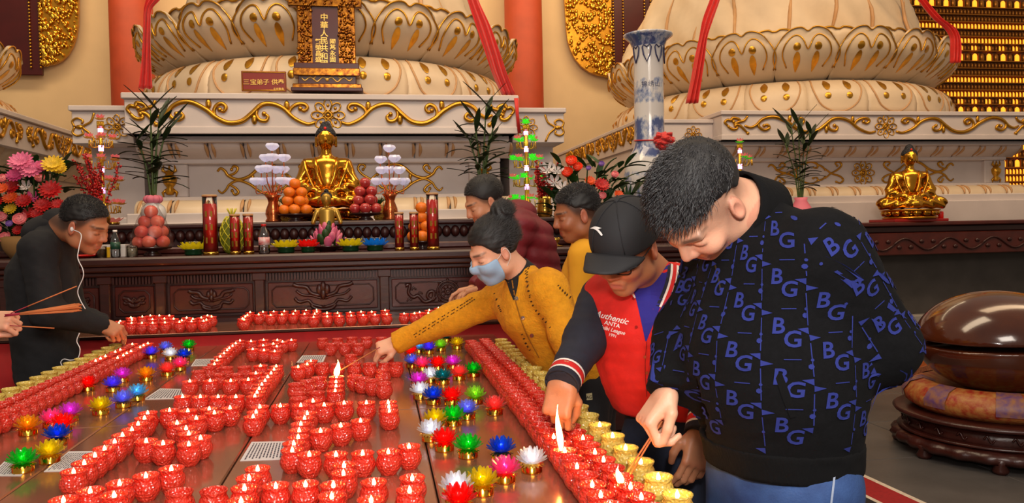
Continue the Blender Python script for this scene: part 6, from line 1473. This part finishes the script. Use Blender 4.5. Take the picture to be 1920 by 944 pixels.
# spectacles
for s in (-1, 1):
    b = MB(); c = np.array([s*.033, .100, -.004]); b.tube([c+np.array([.025*math.copysign(abs(math.cos(t))**.6, math.cos(t)), -.3*abs(.02*math.cos(t))*(1 if s*math.cos(t) > 0 else 0), .017*math.copysign(abs(math.sin(t))**.6, math.sin(t))]) for t in np.linspace(0, 2*PI, 21)], .0018, 5, caps=False); q.wmesh('spectacle_rim', np.array(b.v), b.f, M('dark_frame', (24, 20, 20), rough=.25))
    b = MB(); b.tube([(s*.058, .094, .004), (s*.079, .04, .006), (s*.084, -.01, .012)], .0016, 5); q.wmesh('spectacle_temple', np.array(b.v), b.f, MATS['dark_frame'])
# tee shirt, rib collar stripes, buttons, lettering on the vest
m_tee = M('blue_tee', (36, 30, 130), rough=.85); fn = q.torso
pix_decal(q, 'tee_shirt', [strip([(1186, 540), (1190, 552), (1197, 580), (1210, 640)], [(1258, 470), (1252, 520), (1240, 570), (1212, 641)], 6)], fn, m_tee, 1.7)
sa = [(1252, 462), (1256, 500), (1250, 535), (1234, 575)]
for i, (w0, w1, mm) in enumerate(((-4, 2, m_navy), (2, 6, m_white), (6, 13, m_redk), (13, 17, m_white), (17, 24, m_navy))): pix_decal(q, 'collar_stripe', [strip([(x+w0, y+w0*.3) for x, y in sa], [(x+w1, y+w1*.3) for x, y in sa], 6)], fn, mm, 1.7)
pix_decal(q, 'collar_stripe', [strip([(1178, 538), (1186, 548), (1192, 558)], [(1175, 541), (1183, 551), (1190, 560)], 6)], fn, m_white, 1.7)
disc = lambda x, y, r: ([(x, y)]+[(x+r*math.cos(t), y+r*math.sin(t)) for t in np.linspace(0, 2*PI, 9)[:-1]], [(0, 1+i, 1+(i+1) % 8) for i in range(8)])
for x, y in ((1188, 560), (1193, 614), (1222, 580), (1209, 670), (1213, 700)): pix_decal(q, 'snap_button', [disc(x, y, 3.2)], fn, M('red_snap', (150, 20, 18), rough=.3), 1.7)
pix_decal(q, 'placket_line', [strip([(1212, 641), (1209, 690), (1212, 745)], [(1213.2, 641), (1210.2, 690), (1213.2, 745)], 6)], fn, M('dark_red_seam', (130, 12, 10), rough=.9), 1.7)
mw = MATS['white_print']
for tx, x, y, s, sh in (('Authentic', 1145, 601, 16, .35), ('ANTA', 1147, 612, 11, 0), ('Unibi League', 1146, 622, 10, .2), ('1991', 1148, 632, 8, 0)): pix_decal(q, 'chest_lettering', [text_px(tx, x, y, s, -.26, sh, .012)], fn, mw, 1.7)
pix_decal(q, 'round_badge', [disc(1262, 612, 13)], fn, mw, 1.7); pix_decal(q, 'badge_core', [disc(1263, 612, 8)], lambda P: fn(P)-.0015, m_navy, 1.7)
# ------------------------------------------------------------------ the woman in the yellow cardigan
m_card = M('yellow_cardigan', (216, 146, 10), rough=.9, noise=(60, .15), bump=(130, .35)); m_blk = M('black_cloth', (24, 24, 28), rough=.9, noise=(30, .2), bump=(160, .08))
J = dict(nb=U(982, 520, 3.12), ch=U(1003, 585, 3.15), pe=U(1082, 690, 3.24), sr=U(935, 562, 3.30), sl=U(1030, 540, 3.00), er=U(845, 598, 3.34), wr=U(745, 642, 3.36), el=U(1062, 628, 2.96), wl=U(1080, 705, 2.95))
q = person('woman in yellow cardigan and blue mask reaching across the candles', dict(c=U(926, 468, 3.06), f=cdir(-.79, -.53, .32), u=cdir(-.44, .82, .34), s=.97, nr=.05), J,
    dict(chest=(.165, .13), hip=(.165, .135), arm=(.066, .062, .046), neck=.058, hem=-.05, sh=.068, waist=.1, leg=(.085, .07, .06)), m_card, m_blk,
    dict(r=(cdir(-.93, -.34, .1), cdir(-.2, .75, .6), PINCH, .95), l=(cdir(-.2, -.9, .2), cdir(1, 0, 0), RELAX, .9)), 'fair', .008, .005, 'bun', top_name='cardigan', stubble=0)
qW = q
na = _n(q.w((0, -.02, -.05))-J['nb']); band(q, 'black_undershirt', np.array(J['nb'])-na*.03, na, (.066, .066), .075, m_blk, .9)
mv, mf = sdf_mesh(lambda P: smax(smax(head_sdf(P)-.0115, -(head_sdf(P)-.002), .002), smax(smax(P[:, 2]+.010, .03-P[:, 1], .01), -(P[:, 2]+.118), .006), .006), (-.1, .0, -.14), (.1, .14, .01), .0034); q.wmesh('face_mask', mv, mf, M('blue_mask', (150, 182, 214), rough=.8))
for s in (-1, 1): b = MB(); b.tube(spline([(s*.052, .055, -.03), (s*.074, .02, -.012), (s*.086, -.012, .01), (s*.084, -.02, -.03), (s*.064, .02, -.075)], 5), .0014, 5); q.wmesh('mask_loop', np.array(b.v), b.f, m_white)
dot = lambda x, y, a=2.2, c=1.3: ([(x-a, y+1), (x, y-c), (x+a, y-1), (x, y+c)], [(0, 1, 2, 3)])
def dotline(pts, n): S = spline([(a, b_, 0) for a, b_ in pts], 12); return [dot(S[int(i*(len(S)-1)/(n-1))][0]+(1.2 if i % 2 else -1.2), S[int(i*(len(S)-1)/(n-1))][1]+(2.2 if i % 2 else -2.2)) for i in range(n)]
for P_, n_d in (([(778, 630), (820, 603), (862, 577), (888, 560)], 44), ([(1012, 485), (990, 500), (988, 530), (1000, 575), (1030, 612)], 40), ([(1048, 538), (1062, 552), (1080, 566)], 14), ([(928, 553), (935, 575), (938, 582)], 8), ([(980, 630), (986, 645), (992, 655)], 8)): pix_decal(q, 'openwork_holes', dotline(P_, n_d), q.top, M('hole_dark', (60, 36, 4), rough=1), 2.3, True)
for x, y in ((968, 560), (980, 597), (997, 630)): pix_decal(q, 'metal_button', [disc(x, y, 4)], q.top, M('silver_button', (190, 186, 170), rough=.25, metal=.9), 2.3)
pix_decal(q, 'black_shirt_front', [strip([(944, 512), (950, 530), (956, 548), (962, 562)], [(972, 492), (973, 515), (970, 540), (964, 564)], 6)], q.top, m_blk, 2.3)
pix_decal(q, 'front_edge', [strip([(958, 520), (962, 545), (968, 575), (985, 625), (1010, 672)], [(960, 520), (964.5, 545), (970.5, 575), (987.5, 625), (1012, 672)], 6)], q.top, M('cardigan_seam', (150, 96, 6), rough=.9), 2.3)
pix_decal(q, 'cloth_tag', [([(1099, 739), (1110, 737), (1111, 750), (1100, 751)], [(0, 1, 2, 3)])], lambda P: np.minimum(q.bot(P), q.top(P)), M('cream_tag', (206, 196, 150), rough=.8), 2.3)
pix_decal(q, 'tag_lettering', [text_px('AG', 1105, 748, 8, .1)], lambda P: np.minimum(q.bot(P), q.top(P))-.0015, m_blk, 2.3)
incense('thin incense stick held by the woman towards the tall flame', U(712, 652, 3.26), U(640, 694, 3.08), 1, .002, .1)
# ------------------------------------------------------------------ the shaved-head man in burgundy
m_burg = M('burgundy_puffer', (112, 18, 34), rough=.6, noise=(20, .2), bump=(90, .1))
J = dict(nb=U(945, 402, 4.32), ch=U(985, 455, 4.36), pe=U(1020, 590, 4.42), sl=U(972, 425, 4.16), sr=U(958, 430, 4.55), el=U(950, 500, 4.10), wl=U(905, 540, 4.20), er=U(930, 510, 4.55), wr=U(890, 540, 4.45))
q = person('shaved-head man in burgundy padded jacket bending behind the woman', dict(c=U(908, 377, 4.22), f=cdir(-.80, -.52, .25), u=cdir(-.42, .84, .3), s=1.06), J, dict(chest=(.19, .16), hip=(.18, .15), arm=(.08, .07, .05), neck=.085, hem=-.1, sh=.085), m_burg, m_blk, dict(l=(cdir(-1, -.2, 0), cdir(0, 1, 0), RELAX), r=(cdir(-1, -.2, 0), cdir(0, 1, 0), RELAX)), 'warm', .011, .003, 'buzz', stubble=.8, quilt=-2.)
v, f = sdf_mesh(lambda P: smin(s_ell(P, U(972, 400, 4.38), (.10, .12, .075)), s_ell(P, U(950, 398, 4.34), (.06, .09, .05)), .03)+.005*np_noise(P, 40, 2), np.array(U(970, 400, 4.38))-.2, np.array(U(970, 400, 4.38))+.2, .012); mesh_np('hood', v-q.B, f, m_burg, q.o)
# ------------------------------------------------------------------ the man in the yellow tee
m_ytee = M('yellow_tee', (222, 158, 30), rough=.9, bump=(200, .05))
J = dict(nb=U(1098, 448, 3.78), ch=U(1108, 520, 3.84), pe=U(1128, 680, 3.88), sl=U(1096, 480, 3.62), sr=U(1122, 480, 4.02), el=U(1085, 580, 3.62), wl=U(1040, 600, 3.72), er=U(1090, 590, 4.02), wr=U(1060, 610, 3.95))
q = person('man in yellow tee shirt in profile behind the capped man', dict(c=U(1080, 400, 3.70), f=cdir(-.92, -.32, .2), u=cdir(-.28, .9, .2), s=1.04), J, dict(chest=(.18, .14), hip=(.17, .135), arm=(.065, .055, .045), neck=.058, hem=-.1, sh=.07), m_ytee, m_blk, dict(l=(cdir(-1, -.2, 0), cdir(0, 1, 0), RELAX), r=(cdir(-1, -.2, 0), cdir(0, 1, 0), RELAX)), 'brown', .011, .003, 'crew', stubble=.85, top_name='tee_shirt')
# ------------------------------------------------------------------ the man in the black hoodie
J = dict(nb=U(108, 420, 3.84), ch=U(78, 520, 3.88), pe=U(88, 700, 3.90), sr=U(72, 468, 3.70), sl=U(112, 468, 4.06), er=U(88, 588, 3.66), wr=U(192, 610, 3.84), el=U(135, 590, 4.08), wl=U(190, 606, 4.04))
q = person('man in black hoodie with white earphones lighting candles at left', dict(c=U(160, 422, 3.76), f=cdir(.90, -.42, .04), u=cdir(.42, .88, .2), s=1.05), J, dict(chest=(.175, .15), hip=(.165, .14), arm=(.075, .066, .05), neck=.075, hem=-.12, sh=.08), m_blk, m_blk, dict(r=(cdir(.9, -.35, .1), cdir(.2, .7, .6), FIST, 1.0), l=(cdir(.9, -.3, 0), cdir(0, 1, 0), RELAX)), 'tan', .010, .005, 'crew', stubble=.85, top_name='hoodie')
c_ = U(85, 418, 3.88); v, f = sdf_mesh(lambda P: smin(s_ell(P, U(82, 436, 3.88), (.09, .12, .075)), s_ell(P, U(102, 420, 3.86), (.06, .10, .05)), .04)+.006*np_noise(P, 40, 2), np.array(c_)-.22, np.array(c_)+.22, .012); mesh_np('hood', v-q.B, f, m_blk, q.o)
mwc = M('white_cable', (226, 224, 226), rough=.4); ex = q.w((-.088, .0, -.008)); tubep(q, 'earphone_cable', spline([ex if np.dot(ex-q.hc, cF) < 0 else q.w((.088, 0, -.008)), U(152, 440, 3.66), U(148, 465, 3.62), U(146, 485, 3.6), U(155, 505, 3.58), U(156, 520, 3.58), U(146, 545, 3.58), U(150, 562, 3.58), U(160, 580, 3.58)], 6), .0022, mwc); tubep(q, 'earphone_cable', spline([U(149, 625, 3.6), U(144, 640, 3.6), U(150, 655, 3.6), U(146, 672, 3.6), U(132, 676, 3.6), U(120, 674, 3.6), U(114, 680, 3.6), U(118, 690, 3.6)], 6), .0022, mwc)
b = MB(); b.ball((0, 0, 0), (.008, .008, .011), 8, 6); eb = b.build('earbud', mwc, q.o); eb.location = (ex if np.dot(ex-q.hc, cF) < 0 else q.w((.088, 0, -.008)))-q.B
# ------------------------------------------------------------------ the person at the left edge, only a hand in view
J = dict(nb=U(-330, 330, 2.9), ch=U(-340, 450, 2.9), pe=U(-330, 640, 2.9), sl=U(-300, 400, 2.75), sr=U(-360, 400, 3.05), el=U(-230, 580, 2.72), wl=U(-22, 602, 2.86), er=U(-300, 580, 3.1), wr=U(-160, 600, 3.1))
q = person('person at left picture edge, only a hand holding incense in view', dict(c=U(-310, 250, 2.9), f=cdir(.9, -.2, .1), u=cdir(.1, .95, 0), s=1.), J, dict(chest=(.17, .13), hip=(.165, .13), arm=(.065, .055, .045), hem=-.1), m_burg, m_blk, dict(l=(cdir(.98, .0, .1), cdir(-.1, .5, .8), FIST, .95), r=(cdir(1, 0, 0), cdir(0, 1, 0), FIST)), 'fair', .013, .004, 'crew', stubble=.85)
incense('thick bundle of brown incense sticks pointing right at left edge', U(10, 592, 2.80), U(146, 577, 2.88), 26, .0018, .2, spread=.014)
incense('single incense stick slanting up from the hand at left edge', U(20, 588, 2.81), U(144, 537, 2.9), 1, .0017, .25)
incense('single incense stick pointing level from the hand at left edge', U(18, 611, 2.81), U(102, 616, 2.88), 1, .0017, .25)
# ------------------------------------------------------------------ taller flames of the tapers being lit
def flame(label, px_base, px_tip, P0, wid):
    k = np.array(P0); tip = k+np.array([0, 0, 1.])*wid[1]; b = MB(); n = 12; pts = []; rs = []
    for i in range(n+1):
        t = i/n; pts.append((wid[2]*math.sin(t*2.6)*(t), .0, wid[1]*t)); rs.append(max(.0006, wid[0]*math.sin(PI*min(1, (t+.03)**.62))**1.1))
    b.tube(pts, rs, 8); o = b.build('taper_flame', m_flame); o.location = tuple(k); return tag(o, label, 'flame')
Pf = atz(631, 704, TAB+.055); flame('tall flame licking up beside the woman\'s incense stick', None, None, (Pf[0], Pf[1]-.008, TAB+.05), (.011, .065, .012))
Pf = atz(1052, 842, TAB+.055); flame('very tall narrow flame beneath the capped man\'s hand', None, None, (Pf[0], Pf[1], TAB+.05), (.008, .115, -.012))
Pf = atz(1165, 905, TAB+.055); flame('leaning flame at the tip of the sweater man\'s incense', None, None, (Pf[0], Pf[1], TAB+.05), (.008, .04, -.012))
